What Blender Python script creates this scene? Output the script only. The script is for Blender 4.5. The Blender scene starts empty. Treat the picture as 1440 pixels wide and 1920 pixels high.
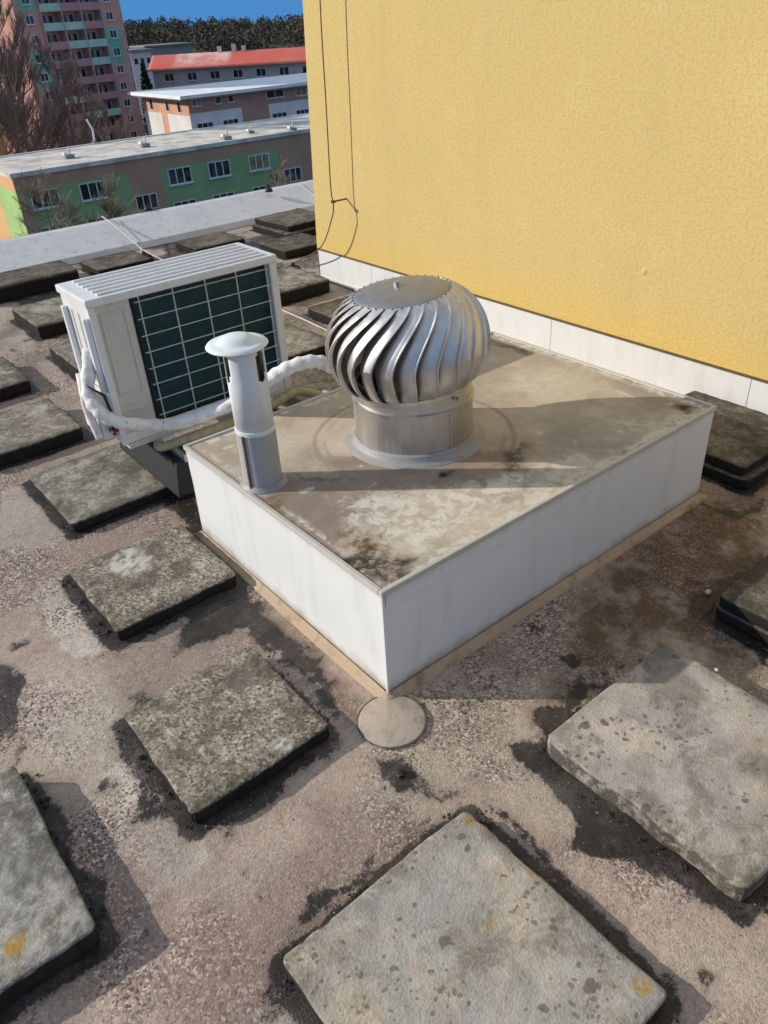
import bpy, bmesh, math, random
import numpy as np
from mathutils import Vector, Matrix

S = bpy.context.scene
COL = S.collection
rad = math.radians

# ------------------------------------------------------------------ camera
F = 1442.62
RV = np.array([2.0337014559, -0.7559152080, 0.3431543195])
CAM = np.array([-0.93305811, -1.25115742, 1.65471998])

def rodr(r):
    t = np.linalg.norm(r); k = r / t
    K = np.array([[0, -k[2], k[1]], [k[2], 0, -k[0]], [-k[1], k[0], 0]])
    return np.eye(3) + math.sin(t) * K + (1 - math.cos(t)) * K @ K
RC = rodr(RV)                      # world -> camera (x right, y down, z forward)
cd = bpy.data.cameras.new('camera'); cam = bpy.data.objects.new('camera', cd); COL.objects.link(cam)
m = np.stack([RC[0], -RC[1], -RC[2]], 1)
cam.matrix_world = Matrix([[*m[i], CAM[i]] for i in range(3)] + [[0, 0, 0, 1]])
cd.sensor_fit = 'VERTICAL'; cd.sensor_height = 24; cd.lens = 24 * F / 1920
cd.clip_start = 0.05; cd.clip_end = 6000
S.camera = cam
S.render.resolution_x = 768; S.render.resolution_y = 1024

# ------------------------------------------------------------------ light
SUN_EL = 23.0
sd = Vector((-0.743, 0.669, 0)).normalized() * math.cos(rad(SUN_EL)); sd.z = math.sin(rad(SUN_EL))   # towards the sun
w = bpy.data.worlds.new('World'); S.world = w; w.use_nodes = True
nt = w.node_tree; bg = nt.nodes['Background']
sky = nt.nodes.new('ShaderNodeTexSky'); sky.sky_type = 'NISHITA'; sky.sun_disc = False
sky.sun_elevation = rad(SUN_EL); sky.sun_rotation = math.atan2(sd.x, sd.y)
sky.air_density = 1.0; sky.dust_density = 0.15; sky.ozone_density = 3.5; sky.altitude = 1500
# unseen cloud, added on the sun side to shape the ambient light, over a deep blue horizon, blended into the physical sky
def wn(t): return nt.nodes.new('ShaderNode' + t)
tc = wn('TexCoord'); sx = wn('SeparateXYZ'); nt.links.new(tc.outputs['Generated'], sx.inputs[0])
mp = wn('Mapping'); mp.inputs['Scale'].default_value = (1, 1, 2.6); nt.links.new(tc.outputs['Generated'], mp.inputs[0])
nz = wn('TexNoise'); nz.inputs['Scale'].default_value = 2.1; nz.inputs['Detail'].default_value = 7; nz.inputs['Roughness'].default_value = .58; nt.links.new(mp.outputs[0], nz.inputs['Vector'])
cr = wn('MapRange'); cr.interpolation_type = 'SMOOTHSTEP'; nt.links.new(nz.outputs['Fac'], cr.inputs[0]); cr.inputs[1].default_value = .46; cr.inputs[2].default_value = .60
hr = wn('MapRange'); hr.interpolation_type = 'SMOOTHSTEP'; nt.links.new(sx.outputs[2], hr.inputs[0]); hr.inputs[1].default_value = .10; hr.inputs[2].default_value = .34
mu = wn('Math'); mu.operation = 'MULTIPLY'; nt.links.new(cr.outputs[0], mu.inputs[0]); nt.links.new(hr.outputs[0], mu.inputs[1])
cm = wn('Mix'); cm.data_type = 'RGBA'; nt.links.new(mu.outputs[0], cm.inputs[0]); ys = wn('MapRange'); ys.interpolation_type = 'SMOOTHSTEP'; nt.links.new(sx.outputs[1], ys.inputs[0]); ys.inputs[1].default_value = -.25; ys.inputs[2].default_value = .35
m2_ = wn('Math'); m2_.operation = 'MULTIPLY'; nt.links.new(mu.outputs[0], m2_.inputs[0]); nt.links.new(ys.outputs[0], m2_.inputs[1]); nt.links.new(m2_.outputs[0], cm.inputs[0])
ub = wn('Mix'); ub.data_type = 'RGBA'; nt.links.new(hr.outputs[0], ub.inputs[0]); ub.inputs[6].default_value = (.15, 2.0, 5.6, 1); ub.inputs[7].default_value = (2.7, 3.6, 5.1, 1); nt.links.new(ub.outputs[2], cm.inputs[6]); cm.inputs[7].default_value = (8.2, 8.6, 9.0, 1)
wm = wn('Mix'); wm.data_type = 'RGBA'; wm.inputs[0].default_value = .9; nt.links.new(sky.outputs[0], wm.inputs[6]); nt.links.new(cm.outputs[2], wm.inputs[7])
nt.links.new(wm.outputs[2], bg.inputs[0]); bg.inputs[1].default_value = 0.10
sl = bpy.data.lights.new('sun', 'SUN'); sl.energy = 3.7; sl.angle = rad(0.5); sl.color = (1.0, 0.93, 0.82)
so = bpy.data.objects.new('sun', sl); COL.objects.link(so)
so.rotation_euler = (-sd).to_track_quat('-Z', 'Y').to_euler(); so.location = (-20, 20, 20)
S.view_settings.view_transform = 'Standard'; S.view_settings.look = 'None'
S.view_settings.gamma = 1; S.view_settings.exposure = 0.1

# ------------------------------------------------------------------ surveying helpers (photo point -> point on a real plane)
def ray(px, py): return RC.T @ np.array([(px - 720) / F, (py - 960) / F, 1.0])
def atZ(px, py, z=0.0): v = ray(px, py); q = CAM + v * (z - CAM[2]) / v[2]; return float(q[0]), float(q[1])
def atY(px, py, y): v = ray(px, py); q = CAM + v * (y - CAM[1]) / v[1]; return float(q[0]), float(q[2])
def atX(px, py, x): v = ray(px, py); q = CAM + v * (x - CAM[0]) / v[0]; return float(q[1]), float(q[2])

# ------------------------------------------------------------------ noise in numpy
def _h(ix, iy, s):
    n = (ix * 374761393 + iy * 668265263 + s * 974634777) & 0xffffffff
    n = ((n ^ (n >> 13)) * 1274126177) & 0xffffffff
    return ((n ^ (n >> 16)) & 0xffff) / 65535.0
def vnoise(x, y, s=0):
    ix = np.floor(x).astype(np.int64); iy = np.floor(y).astype(np.int64); fx = x - ix; fy = y - iy
    fx = fx * fx * (3 - 2 * fx); fy = fy * fy * (3 - 2 * fy)
    a = _h(ix, iy, s); b = _h(ix + 1, iy, s); c = _h(ix, iy + 1, s); d = _h(ix + 1, iy + 1, s)
    return (a * (1 - fx) + b * fx) * (1 - fy) + (c * (1 - fx) + d * fx) * fy
def fbm(x, y, f=1.0, o=4, s=0):
    t = np.zeros_like(x, dtype=float); a = 0.5; n = 0
    for i in range(o):
        t += a * vnoise(x * f, y * f, s + i * 17); n += a; a *= 0.5; f *= 2.07
    return t / n
def sstep(a, b, x):
    t = np.clip((x - a) / (b - a), 0, 1); return t * t * (3 - 2 * t)
def sdpoly(x, y, P):
    d = np.full(x.shape, 1e9); ins = np.zeros(x.shape, bool); n = len(P)
    for i in range(n):
        ax, ay = P[i]; bx, by = P[i - 1]; ex, ey = bx - ax, by - ay
        t = np.clip(((x - ax) * ex + (y - ay) * ey) / (ex * ex + ey * ey + 1e-12), 0, 1)
        d = np.minimum(d, np.hypot(x - ax - ex * t, y - ay - ey * t))
        c = ((ay > y) != (by > y)) & (x < (bx - ax) * (y - ay) / ((by - ay) + 1e-12) + ax)
        ins ^= c
    return np.where(ins, -d, d)

# ------------------------------------------------------------------ mesh helpers
def link(name, me, mat=None, parent=None, smooth=False):
    o = bpy.data.objects.new(name, me); COL.objects.link(o)
    if mat is not None and len(me.materials) == 0: me.materials.append(mat)
    if parent is not None: o.parent = parent
    if smooth:
        for p in me.polygons: p.use_smooth = True
    return o
def tag(o, label=None, cat=None, group=None, kind=None):
    if label: o['label'] = label
    if cat: o['category'] = cat
    if group: o['group'] = group
    if kind: o['kind'] = kind
    return o
def empty(name, loc=(0, 0, 0), rz=0.0):
    o = bpy.data.objects.new(name, None); COL.objects.link(o); o.location = loc; o.rotation_euler = (0, 0, rz)
    o.empty_display_size = 0.1; return o

class MB:
    def __init__(s): s.v = []; s.f = []; s.m = []
    def add(s, vs, fs, mi=0):
        b = len(s.v); s.v += [tuple(map(float, q)) for q in vs]; s.f += [tuple(b + i for i in q) for q in fs]; s.m += [mi] * len(fs); return s
    def box(s, x0, x1, y0, y1, z0, z1, mi=0):
        return s.add([(x0,y0,z0),(x1,y0,z0),(x1,y1,z0),(x0,y1,z0),(x0,y0,z1),(x1,y0,z1),(x1,y1,z1),(x0,y1,z1)],
            [(0,3,2,1),(4,5,6,7),(0,1,5,4),(1,2,6,5),(2,3,7,6),(3,0,4,7)], mi)
    def tube(s, pts, r, n=8, mi=0, cap=True):
        pts = [Vector(q) for q in pts]; rs = r if hasattr(r, '__len__') else [r] * len(pts)
        vs = []; up = None
        for i, q in enumerate(pts):
            t = (pts[min(i + 1, len(pts) - 1)] - pts[max(i - 1, 0)])
            if t.length < 1e-9: t = Vector((0, 0, 1))
            t.normalize()
            if up is None: up = t.orthogonal().normalized()
            up = (up - t * up.dot(t))
            if up.length < 1e-6: up = t.orthogonal()
            up.normalize(); b = t.cross(up)
            for k in range(n):
                a = 2 * math.pi * k / n; vs.append(q + (up * math.cos(a) + b * math.sin(a)) * rs[i])
        fs = []
        for i in range(len(pts) - 1):
            for k in range(n):
                fs.append((i*n+k, i*n+(k+1)%n, (i+1)*n+(k+1)%n, (i+1)*n+k))
        if cap: fs.append(tuple(range(n))[::-1]); fs.append(tuple((len(pts)-1)*n + k for k in range(n)))
        return s.add(vs, fs, mi)
    def lathe(s, prof, c=(0, 0, 0), n=48, mi=0, closed=False):
        vs = []; P = len(prof)
        for r, z in prof:
            for k in range(n):
                a = 2 * math.pi * k / n; vs.append((c[0] + r * math.cos(a), c[1] + r * math.sin(a), c[2] + z))
        fs = []
        for i in range(P if closed else P - 1):
            j = (i + 1) % P
            for k in range(n): fs.append((i*n+k, i*n+(k+1)%n, j*n+(k+1)%n, j*n+k))
        return s.add(vs, fs, mi)
    def mesh(s, name, mats=None, bevel=0.0, seg=2):
        me = bpy.data.meshes.new(name); me.from_pydata(s.v, [], s.f)
        for mt in (mats or []): me.materials.append(mt)
        for p, i in zip(me.polygons, s.m): p.material_index = i
        bm = bmesh.new(); bm.from_mesh(me)
        if bevel > 0:
            es = [e for e in bm.edges if len(e.link_faces) == 2 and e.calc_face_angle(0) > 0.6]
            bmesh.ops.bevel(bm, geom=es, offset=bevel, segments=seg, profile=0.6, affect='EDGES', clamp_overlap=True)
        bmesh.ops.recalc_face_normals(bm, faces=bm.faces)
        bm.to_mesh(me); bm.free(); me.update(); return me
    def build(s, name, mat, parent=None, bevel=0.0, smooth=False, seg=2):
        mats = mat if isinstance(mat, (list, tuple)) else [mat]
        return link(name, s.mesh(name, mats, bevel, seg), None, parent, smooth)
def autosmooth(o, ang=40):
    me = o.data
    for p in me.polygons: p.use_smooth = True
    bm = bmesh.new(); bm.from_mesh(me)
    for e in bm.edges:
        if len(e.link_faces) != 2 or e.calc_face_angle(0) > rad(ang): e.smooth = False
    bm.to_mesh(me); bm.free(); return o

# ------------------------------------------------------------------ materials
class NB:
    def __init__(s, name):
        s.mat = bpy.data.materials.new(name); s.mat.use_nodes = True; s.t = s.mat.node_tree
        s.b = s.t.nodes['Principled BSDF']; s.tc = s.t.nodes.new('ShaderNodeTexCoord'); s.co = s.tc.outputs['Object']
    def n(s, t): return s.t.nodes.new('ShaderNode' + t)
    def l(s, a, b): s.t.links.new(a, b)
    def offset(s):          # shifts the pattern from object to object
        oi = s.n('ObjectInfo'); mu = s.n('Math'); mu.operation = 'MULTIPLY'; mu.inputs[1].default_value = 37.0
        s.l(oi.outputs['Random'], mu.inputs[0]); va = s.n('VectorMath'); va.operation = 'ADD'
        s.l(s.co, va.inputs[0]); s.l(mu.outputs[0], va.inputs[1]); s.co = va.outputs[0]
    def noise(s, sc, det=4, ro=0.55, dist=0.0, co=None):
        q = s.n('TexNoise'); q.inputs['Scale'].default_value = sc; q.inputs['Detail'].default_value = det
        q.inputs['Roughness'].default_value = ro; q.inputs['Distortion'].default_value = dist
        s.l(co or s.co, q.inputs['Vector']); return q.outputs['Fac']
    def vor(s, sc, feat='F1', rnd=1.0, out='Distance'):
        q = s.n('TexVoronoi'); q.feature = feat; q.inputs['Scale'].default_value = sc; q.inputs['Randomness'].default_value = rnd
        s.l(s.co, q.inputs['Vector']); return q.outputs[out]
    def rng(s, v, a, b, c=0.0, d=1.0):
        q = s.n('MapRange'); q.interpolation_type = 'SMOOTHSTEP'
        s.l(v, q.inputs[0]); q.inputs[1].default_value = a; q.inputs[2].default_value = b; q.inputs[3].default_value = c; q.inputs[4].default_value = d
        return q.outputs[0]
    def math(s, op, a, b):
        q = s.n('Math'); q.operation = op
        for i, v in enumerate((a, b)):
            if isinstance(v, (int, float)): q.inputs[i].default_value = v
            else: s.l(v, q.inputs[i])
        return q.outputs[0]
    def mix(s, fac, a, b, mode='MIX'):
        q = s.n('Mix'); q.data_type = 'RGBA'; q.blend_type = mode
        if isinstance(fac, (int, float)): q.inputs[0].default_value = fac
        else: s.l(fac, q.inputs[0])
        for i, v in ((6, a), (7, b)):
            if isinstance(v, tuple): q.inputs[i].default_value = (*v, 1)
            else: s.l(v, q.inputs[i])
        return q.outputs[2]
    def attr(s, name):
        q = s.n('Attribute'); q.attribute_name = name; sp = s.n('SeparateColor'); s.l(q.outputs['Color'], sp.inputs[0])
        return sp.outputs[0], sp.outputs[1], sp.outputs[2], q.outputs['Alpha']
    def sepxyz(s):
        q = s.n('SeparateXYZ'); s.l(s.tc.outputs['Object'], q.inputs[0]); return q.outputs
    def bump(s, h, st=0.3, d=0.01, prev=None):
        q = s.n('Bump'); q.inputs['Strength'].default_value = st; q.inputs['Distance'].default_value = d; s.l(h, q.inputs['Height'])
        if prev is not None: s.l(prev, q.inputs['Normal'])
        s.l(q.outputs[0], s.b.inputs['Normal']); return q.outputs[0]
    def done(s, col=None, rough=None, metal=0.0, spec=None):
        if col is not None:
            if isinstance(col, tuple): s.b.inputs['Base Color'].default_value = (*col, 1)
            else: s.l(col, s.b.inputs['Base Color'])
        if rough is not None:
            if isinstance(rough, (int, float)): s.b.inputs['Roughness'].default_value = rough
            else: s.l(rough, s.b.inputs['Roughness'])
        s.b.inputs['Metallic'].default_value = metal
        if spec is not None: s.b.inputs['Specular IOR Level'].default_value = spec
        return s.mat
def simple(name, col, rough=0.6, metal=0.0, var=0.25, sc=6.0, bump=0.0, bsc=60.0, bd=0.003, spec=None):
    b = NB(name); d = tuple(c * (1 - var) for c in col)
    c = b.mix(b.rng(b.noise(sc, 5, 0.6), 0.35, 0.7), col, d)
    c = b.mix(b.rng(b.noise(sc * 7, 3, 0.6), 0.55, 0.8, 0, 0.5), c, d)
    if bump: b.bump(b.noise(bsc, 3), bump, bd)
    return b.done(c, rough, metal, spec)

def m_ground():
    b = NB('roofing_felt'); D, L, O, A = b.attr('stain')
    c = b.mix(b.rng(b.noise(1.7, 5, 0.6), 0.35, 0.65), (0.45, 0.335, 0.265), (0.46, 0.39, 0.30))
    c = b.mix(b.rng(b.noise(5.5, 5, 0.65), 0.45, 0.75, 0, 0.6), c, (0.27, 0.2, 0.175))
    fn = b.noise(34, 6, 0.75); fo = b.math('MULTIPLY', b.math('SUBTRACT', fn, .5), 1.1)
    LC = b.math('MAXIMUM', b.math('MULTIPLY', b.rng(b.math('ADD', L, fo), .42, .60), .92), b.math('MULTIPLY', L, .5))
    c = b.mix(LC, c, (0.62, 0.55, 0.455))
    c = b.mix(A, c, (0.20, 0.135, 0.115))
    O2 = b.math('MULTIPLY', O, b.rng(b.noise(9, 5, 0.7), 0.3, 0.55, 0.35, 1))
    c = b.mix(O2, c, (0.115, 0.066, 0.034))
    gr = b.vor(185, 'F1', 1.0, 'Color'); g2 = b.n('SeparateColor'); b.l(gr, g2.inputs[0])
    gm = b.rng(b.noise(2.6, 3), 0.44, 0.64, 0.22, 1.0); gm = b.math('MULTIPLY', gm, b.math('SUBTRACT', 1.0, b.math('MULTIPLY', O, .75)))
    c = b.mix(b.math('MULTIPLY', b.rng(g2.outputs[0], 0.62, 0.9), gm), c, (0.70, 0.58, 0.48))
    c = b.mix(b.math('MULTIPLY', b.rng(g2.outputs[1], 0.6, 0.85), gm), c, (0.11, 0.075, 0.065))
    g3 = b.vor(85, 'F1', 1.0, 'Color'); g4 = b.n('SeparateColor'); b.l(g3, g4.inputs[0])
    c = b.mix(b.math('MULTIPLY', b.rng(g4.outputs[0], 0.7, 0.95, 0, 0.6), gm), c, (0.14, 0.1, 0.085))
    c = b.mix(b.rng(b.noise(38, 4, 0.7), 0.62, 0.74, 0, 0.6), c, (0.1, 0.075, 0.06))
    fo2 = b.math('MULTIPLY', b.math('SUBTRACT', b.noise(120, 5, 0.8), .5), .9)
    DC = b.math('MAXIMUM', b.rng(b.math('ADD', b.math('ADD', D, fo), fo2), .47, .76), b.math('MULTIPLY', D, .42))
    DC = b.math('MULTIPLY', DC, b.rng(b.noise(6, 5, .7), .3, .6, .82, 1.0))
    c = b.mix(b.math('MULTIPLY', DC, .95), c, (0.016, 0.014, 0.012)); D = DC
    n1 = b.bump(b.vor(230), 0.35, 0.003); b.bump(b.noise(14, 6, 0.65), 0.5, 0.012, n1)
    r = b.rng(D, 0.3, 1.0, 0.93, 0.5)
    return b.done(c, r, 0, 0.35)
def m_concrete(name, c1, c2, moss, mossamt, speck, gran, grancol=(0.64, 0.57, 0.46), lich=0.0, tint=None):
    b = NB(name); b.offset()
    c = b.mix(b.rng(b.noise(4.2, 5, 0.6), 0.38, 0.62), c1, c2)
    c = b.mix(b.rng(b.noise(16, 5, 0.7), 0.5, 0.72, 0, 0.65), c, tuple(q * 0.6 for q in c1))
    c = b.mix(b.rng(b.noise(6.5, 6, 0.8, .6), 0.50, 0.62, 0, 0.75), c, tuple(q * w_ for q, w_ in zip(c2, (.58, .50, .42))))
    # granular aggregate
    gr = b.vor(150, 'F1', 1.0, 'Color'); g2 = b.n('SeparateColor'); b.l(gr, g2.inputs[0])
    c = b.mix(b.rng(g2.outputs[0], 0.55, 0.9, 0, gran), c, grancol)
    c = b.mix(b.rng(g2.outputs[1], 0.55, 0.9, 0, gran), c, (0.06, 0.055, 0.04))
    # dark round lichen spots
    v = b.n('TexVoronoi'); v.inputs['Scale'].default_value = 21; wv = b.n('VectorMath'); wv.operation = 'ADD'
    nn = b.n('TexNoise'); nn.inputs['Scale'].default_value = 22; b.l(b.co, nn.inputs['Vector'])
    ws = b.n('VectorMath'); ws.operation = 'SCALE'; ws.inputs['Scale'].default_value = 0.03; b.l(nn.outputs['Color'], ws.inputs[0])
    b.l(b.co, wv.inputs[0]); b.l(ws.outputs[0], wv.inputs[1]); b.l(wv.outputs[0], v.inputs['Vector'])
    sc = b.n('SeparateColor'); b.l(v.outputs['Color'], sc.inputs[0])
    clus = b.rng(b.noise(5.5, 4, .6), .38, .62, .25, 1.25)
    rr = b.math('MULTIPLY', b.math('MULTIPLY', b.rng(sc.outputs[0], 0.2, 1.0), clus), 0.26)
    sp = b.rng(b.math('SUBTRACT', v.outputs['Distance'], rr), -0.05, 0.03, speck, 0.0)
    c = b.mix(sp, c, (0.16, 0.135, 0.11))
    v2 = b.n('TexVoronoi'); v2.inputs['Scale'].default_value = 55; b.l(wv.outputs[0], v2.inputs['Vector'])
    sc2 = b.n('SeparateColor'); b.l(v2.outputs['Color'], sc2.inputs[0])
    rr2 = b.math('MULTIPLY', b.math('MULTIPLY', b.rng(sc2.outputs[1], 0.05, .8), clus), 0.30)
    sp2 = b.rng(b.math('SUBTRACT', v2.outputs['Distance'], rr2), -0.06, 0.03, speck * 0.8, 0.0)
    c = b.mix(sp2, c, (0.13, 0.115, 0.09))
    c = b.mix(b.rng(b.noise(3.1, 6, 0.75, .4), 0.52, 0.62, 0, mossamt * .9), c, tuple(q * .8 for q in moss))
    # moss towards the rim as grown there (attribute) and in clumps
    R, G, B, A = b.attr('grime')  # alpha is painted shade on the slab sides, not grime
    c = b.mix(b.math('MULTIPLY', b.rng(b.noise(9, 6, 0.75), 0.42, 0.62), mossamt), c, moss)
    c = b.mix(b.math('MULTIPLY', R, b.rng(b.noise(26, 4, 0.7), 0.35, 0.55, 0.2, 1.0)), c, (0.055, 0.048, 0.034))
    c = b.mix(G, c, (0.68, 0.65, 0.58))
    c = b.mix(B, c, (0.13, 0.115, 0.095)); c = b.mix(b.math('MULTIPLY', A, .93), c, (0.016, 0.014, 0.012))  # alpha: shade on the slab sides painted near-black
    La, _, _, _ = b.attr('lichen'); c = b.mix(b.math('MULTIPLY', La, b.rng(b.noise(60, 4, .7), .35, .55)), c, (0.40, 0.25, 0.06))
    if lich: c = b.mix(b.rng(b.noise(7.5, 6, 0.8, 0.4), 0.69, 0.74, 0, lich), c, (0.34, 0.22, 0.06))
    n1 = b.bump(b.vor(150), 0.3, 0.003); n2 = b.bump(b.noise(60, 4, 0.7), 0.35, 0.003, n1); b.bump(b.noise(12, 5, 0.6), 0.4, 0.01, n2)
    return b.done(c, 0.94, 0, 0.25)
def m_membrane_top():
    b = NB('weathered_membrane'); D, L, O, A = b.attr('stain')
    c = b.mix(b.rng(b.noise(3.2, 5, 0.6), 0.38, 0.62), (0.56, 0.47, 0.35), (0.42, 0.355, 0.275))
    c = b.mix(b.rng(b.noise(16, 6, 0.7), 0.5, 0.7, 0, 0.5), c, (0.62, 0.54, 0.43)); c = b.mix(b.rng(b.noise(2.2, 6, 0.75, .5), 0.5, 0.66, 0, 0.55), c, (0.30, 0.245, 0.19))
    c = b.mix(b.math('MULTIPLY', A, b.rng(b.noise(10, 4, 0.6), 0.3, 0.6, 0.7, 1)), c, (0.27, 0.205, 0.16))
    wl = b.rng(b.noise(20, 6, 0.75, 0.6), 0.42, 0.56, 0.0, 1.0)
    c = b.mix(b.math('MULTIPLY', b.math('MULTIPLY', L, wl), .82), c, (0.76, 0.71, 0.61))
    c = b.mix(b.math('MULTIPLY', O, b.rng(b.noise(22, 5, 0.75), 0.38, 0.6)), c, (0.14, 0.075, 0.025))
    c = b.mix(b.math('MULTIPLY', D, b.rng(b.noise(30, 5, 0.75), 0.35, 0.55)), c, (0.035, 0.032, 0.024))
    b.bump(b.noise(30, 5, 0.6), 0.25, 0.004)
    return b.done(c, 0.8, 0, 0.3)
def m_paint(name, col, dirt=(0.45, 0.42, 0.36), amt=0.35, rough=0.45, streak=True, foot=False):
    b = NB(name)
    mp = b.n('Mapping'); mp.inputs['Scale'].default_value = (1, 1, 0.18); b.l(b.co, mp.inputs[0])
    c = b.mix(b.rng(b.noise(14, 5, 0.65, 0, mp.outputs[0] if streak else None), 0.48, 0.75, 0, amt), col, dirt)
    c = b.mix(b.rng(b.noise(3, 4), 0.4, 0.7, 0, amt * 0.6), c, tuple(q * 0.8 for q in col))
    c = b.mix(b.rng(b.noise(55, 4, 0.7), 0.66, 0.76, 0, amt * 1.3), c, dirt)
    if foot:
        z_ = b.sepxyz()[2]; nf = b.noise(11, 5, .7); zf = b.math('ADD', z_, b.math('MULTIPLY', nf, -.09))
        c = b.mix(b.rng(zf, -.045, .02, .75, 0), c, (0.34, 0.27, 0.19)); c = b.mix(b.rng(zf, .29, .345, 0, .35), c, (0.42, 0.39, 0.34))
    n0 = b.bump(b.noise(5, 3), 0.3, 0.010); b.bump(b.noise(30, 4, .6), .15, .003, n0)
    return b.done(c, rough, 0, 0.4)
def m_plaster():
    b = NB('yellow_render')
    c = b.mix(b.rng(b.noise(0.9, 4), 0.35, 0.7), (0.72, 0.54, 0.215), (0.67, 0.51, 0.21))
    mp = b.n('Mapping'); mp.inputs['Scale'].default_value = (4, 4, .35); b.l(b.co, mp.inputs[0]); c = b.mix(b.rng(b.noise(1, 5, .7, 0, mp.outputs[0]), .48, .7, 0, .35), c, (0.57, 0.43, 0.2)); c = b.mix(b.rng(b.noise(2.4, 5, .7), .52, .7, 0, .3), c, (0.78, 0.62, 0.30))
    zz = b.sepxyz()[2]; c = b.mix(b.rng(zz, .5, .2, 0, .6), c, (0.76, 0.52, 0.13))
    c = b.mix(b.rng(b.noise(66, 4, 0.85), 0.46, 0.60, 0, 0.55), c, (0.52, 0.375, 0.14)); c = b.mix(b.rng(b.noise(86, 5, 0.8), 0.56, 0.7, 0, 0.35), c, (0.86, 0.70, 0.36))
    c = b.mix(b.rng(b.noise(9, 5, 0.7), 0.5, 0.75, 0, 0.3), c, (0.60, 0.44, 0.2))
    c = b.mix(b.rng(b.vor(170), .1, .5, 0.28, 0), c, (0.50, 0.36, 0.15)); n1 = b.bump(b.vor(170), 0.35, 0.003); b.bump(b.noise(110, 4, 0.7), 0.4, 0.003, n1)
    return b.done(c, 0.95, 0, 0.15)
def m_steel(name, col=(0.62, 0.61, 0.6), rough=0.32, var=0.5):
    b = NB(name)
    mp = b.n('Mapping'); mp.inputs['Scale'].default_value = (1, 1, 0.15); b.l(b.co, mp.inputs[0])
    n = b.noise(30, 4, 0.6, 0, mp.outputs[0])
    c = b.mix(b.rng(b.noise(6, 5, 0.7), 0.4, 0.7, 0, var), col, tuple(q * 0.62 for q in col))
    c = b.mix(b.rng(b.noise(48, 4, 0.7), 0.6, 0.75, 0, var * 0.8), c, (0.35, 0.31, 0.27))
    r = b.rng(n, 0.3, 0.75, rough - 0.06, rough + 0.16)
    b.bump(b.noise(9, 3), 0.12, 0.004)
    return b.done(c, r, 1.0)

M = {}
M['felt'] = m_ground()
M['slab_clean'] = m_concrete('lichened_pale_concrete', (0.60, 0.50, 0.375), (0.43, 0.41, 0.365), (0.2, 0.18, 0.14), 0.3, 0.85, 0.12, lich=0.8)
M['slab_grey'] = m_concrete('bleached_grey_concrete', (0.56, 0.485, 0.40), (0.43, 0.41, 0.385), (0.2, 0.18, 0.15), 0.3, 0.9, 0.10)
M['slab_moss'] = m_concrete('mossy_granular_concrete', (0.43, 0.37, 0.28), (0.33, 0.28, 0.21), (0.10, 0.082, 0.058), 0.75, 0.5, 0.75)
M['slab_mid'] = m_concrete('grey_mossy_concrete', (0.44, 0.405, 0.33), (0.34, 0.315, 0.255), (0.11, 0.096, 0.072), 0.75, 0.4, 0.4)
M['slab_white'] = m_concrete('frosted_grey_concrete', (0.50, 0.475, 0.42), (0.34, 0.325, 0.285), (0.12, 0.115, 0.09), 0.7, 0.5, 0.45, lich=0.6)
M['slab_dark'] = m_concrete('dark_mossy_concrete', (0.22, 0.19, 0.145), (0.14, 0.12, 0.09), (0.055, 0.048, 0.034), 0.7, 0.3, 0.4, (0.4, 0.36, 0.28))
M['top'] = m_membrane_top()
M['white_sheet'] = m_paint('white_painted_sheet', (0.79, 0.79, 0.775), amt=.22, foot=True)
M['trim'] = m_paint('dusty_edge_strip', (0.56, 0.53, 0.47), amt=0.6)
M['skirt'] = m_paint('tan_felt_skirt', (0.50, 0.37, 0.245), (0.2, 0.14, 0.09), 0.9, 0.9)
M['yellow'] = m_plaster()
M['flash'] = m_paint('chalky_white_flashing', (0.74, 0.73, 0.70), (0.5, 0.47, 0.4), 0.3, 0.6)
M['steel'] = m_steel('galvanised_steel', (0.72, 0.70, 0.67), 0.46, 0.5)
M['steel_neck'] = m_steel('dull_neck_steel', (0.60, 0.585, 0.56), 0.42, 0.4)
M['steel_dark'] = m_steel('dull_cap_steel', (0.40, 0.39, 0.38), 0.5, 0.3)
M['white_metal'] = m_paint('white_enamel', (0.78, 0.79, 0.78), (0.45, 0.4, 0.32), 0.3, 0.35)
M['cream_panel'] = m_paint('cream_enamel', (0.62, 0.61, 0.55), (0.4, 0.36, 0.28), 0.3, 0.4)
M['coil'] = simple('teal_coil_fins', (0.008, 0.062, 0.070), 0.6, 0.0, 0.3, 20)
M['wire'] = simple('grey_wire', (0.62, 0.66, 0.66), 0.5, 0.3, 0.3, 40)
M['rubber'] = simple('black_rubber', (0.014, 0.016, 0.018), 0.6, 0, 0.3, 20, 0.2)
M['alu'] = simple('aluminium_rail', (0.6, 0.6, 0.6), 0.4, 0.9, 0.3, 20)
M['pvc'] = m_paint('pale_pvc', (0.74, 0.785, 0.78), (0.5, 0.5, 0.46), 0.15, 0.35)
M['pvc_cap'] = m_paint('pale_mint_pvc', (0.80, 0.85, 0.82), (0.5, 0.5, 0.46), 0.15, 0.4)
M['sleeve'] = m_paint('grey_sleeve', (0.42, 0.41, 0.40), (0.45, 0.36, 0.28), 0.5, 0.6)
M['flashgrey'] = m_paint('dirty_grey_flashing', (0.36, 0.35, 0.33), (0.24, 0.195, 0.15), 0.9, 0.5, False)
M['rust'] = simple('brown_opening', (0.10, 0.06, 0.035), 0.9, 0, 0.5, 50)
M['dark'] = simple('dark_void', (0.01, 0.01, 0.01), 0.9)
M['copper'] = simple('rusty_copper', (0.16, 0.05, 0.03), 0.6, 0.3, 0.4, 60)
M['cablew'] = simple('pale_cable', (0.62, 0.6, 0.55), 0.6, 0, 0.3, 60)
M['cable'] = simple('brown_steel_cable', (0.16, 0.12, 0.07), 0.6, 0.3, 0.3, 60)
M['insul'] = None
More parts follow.
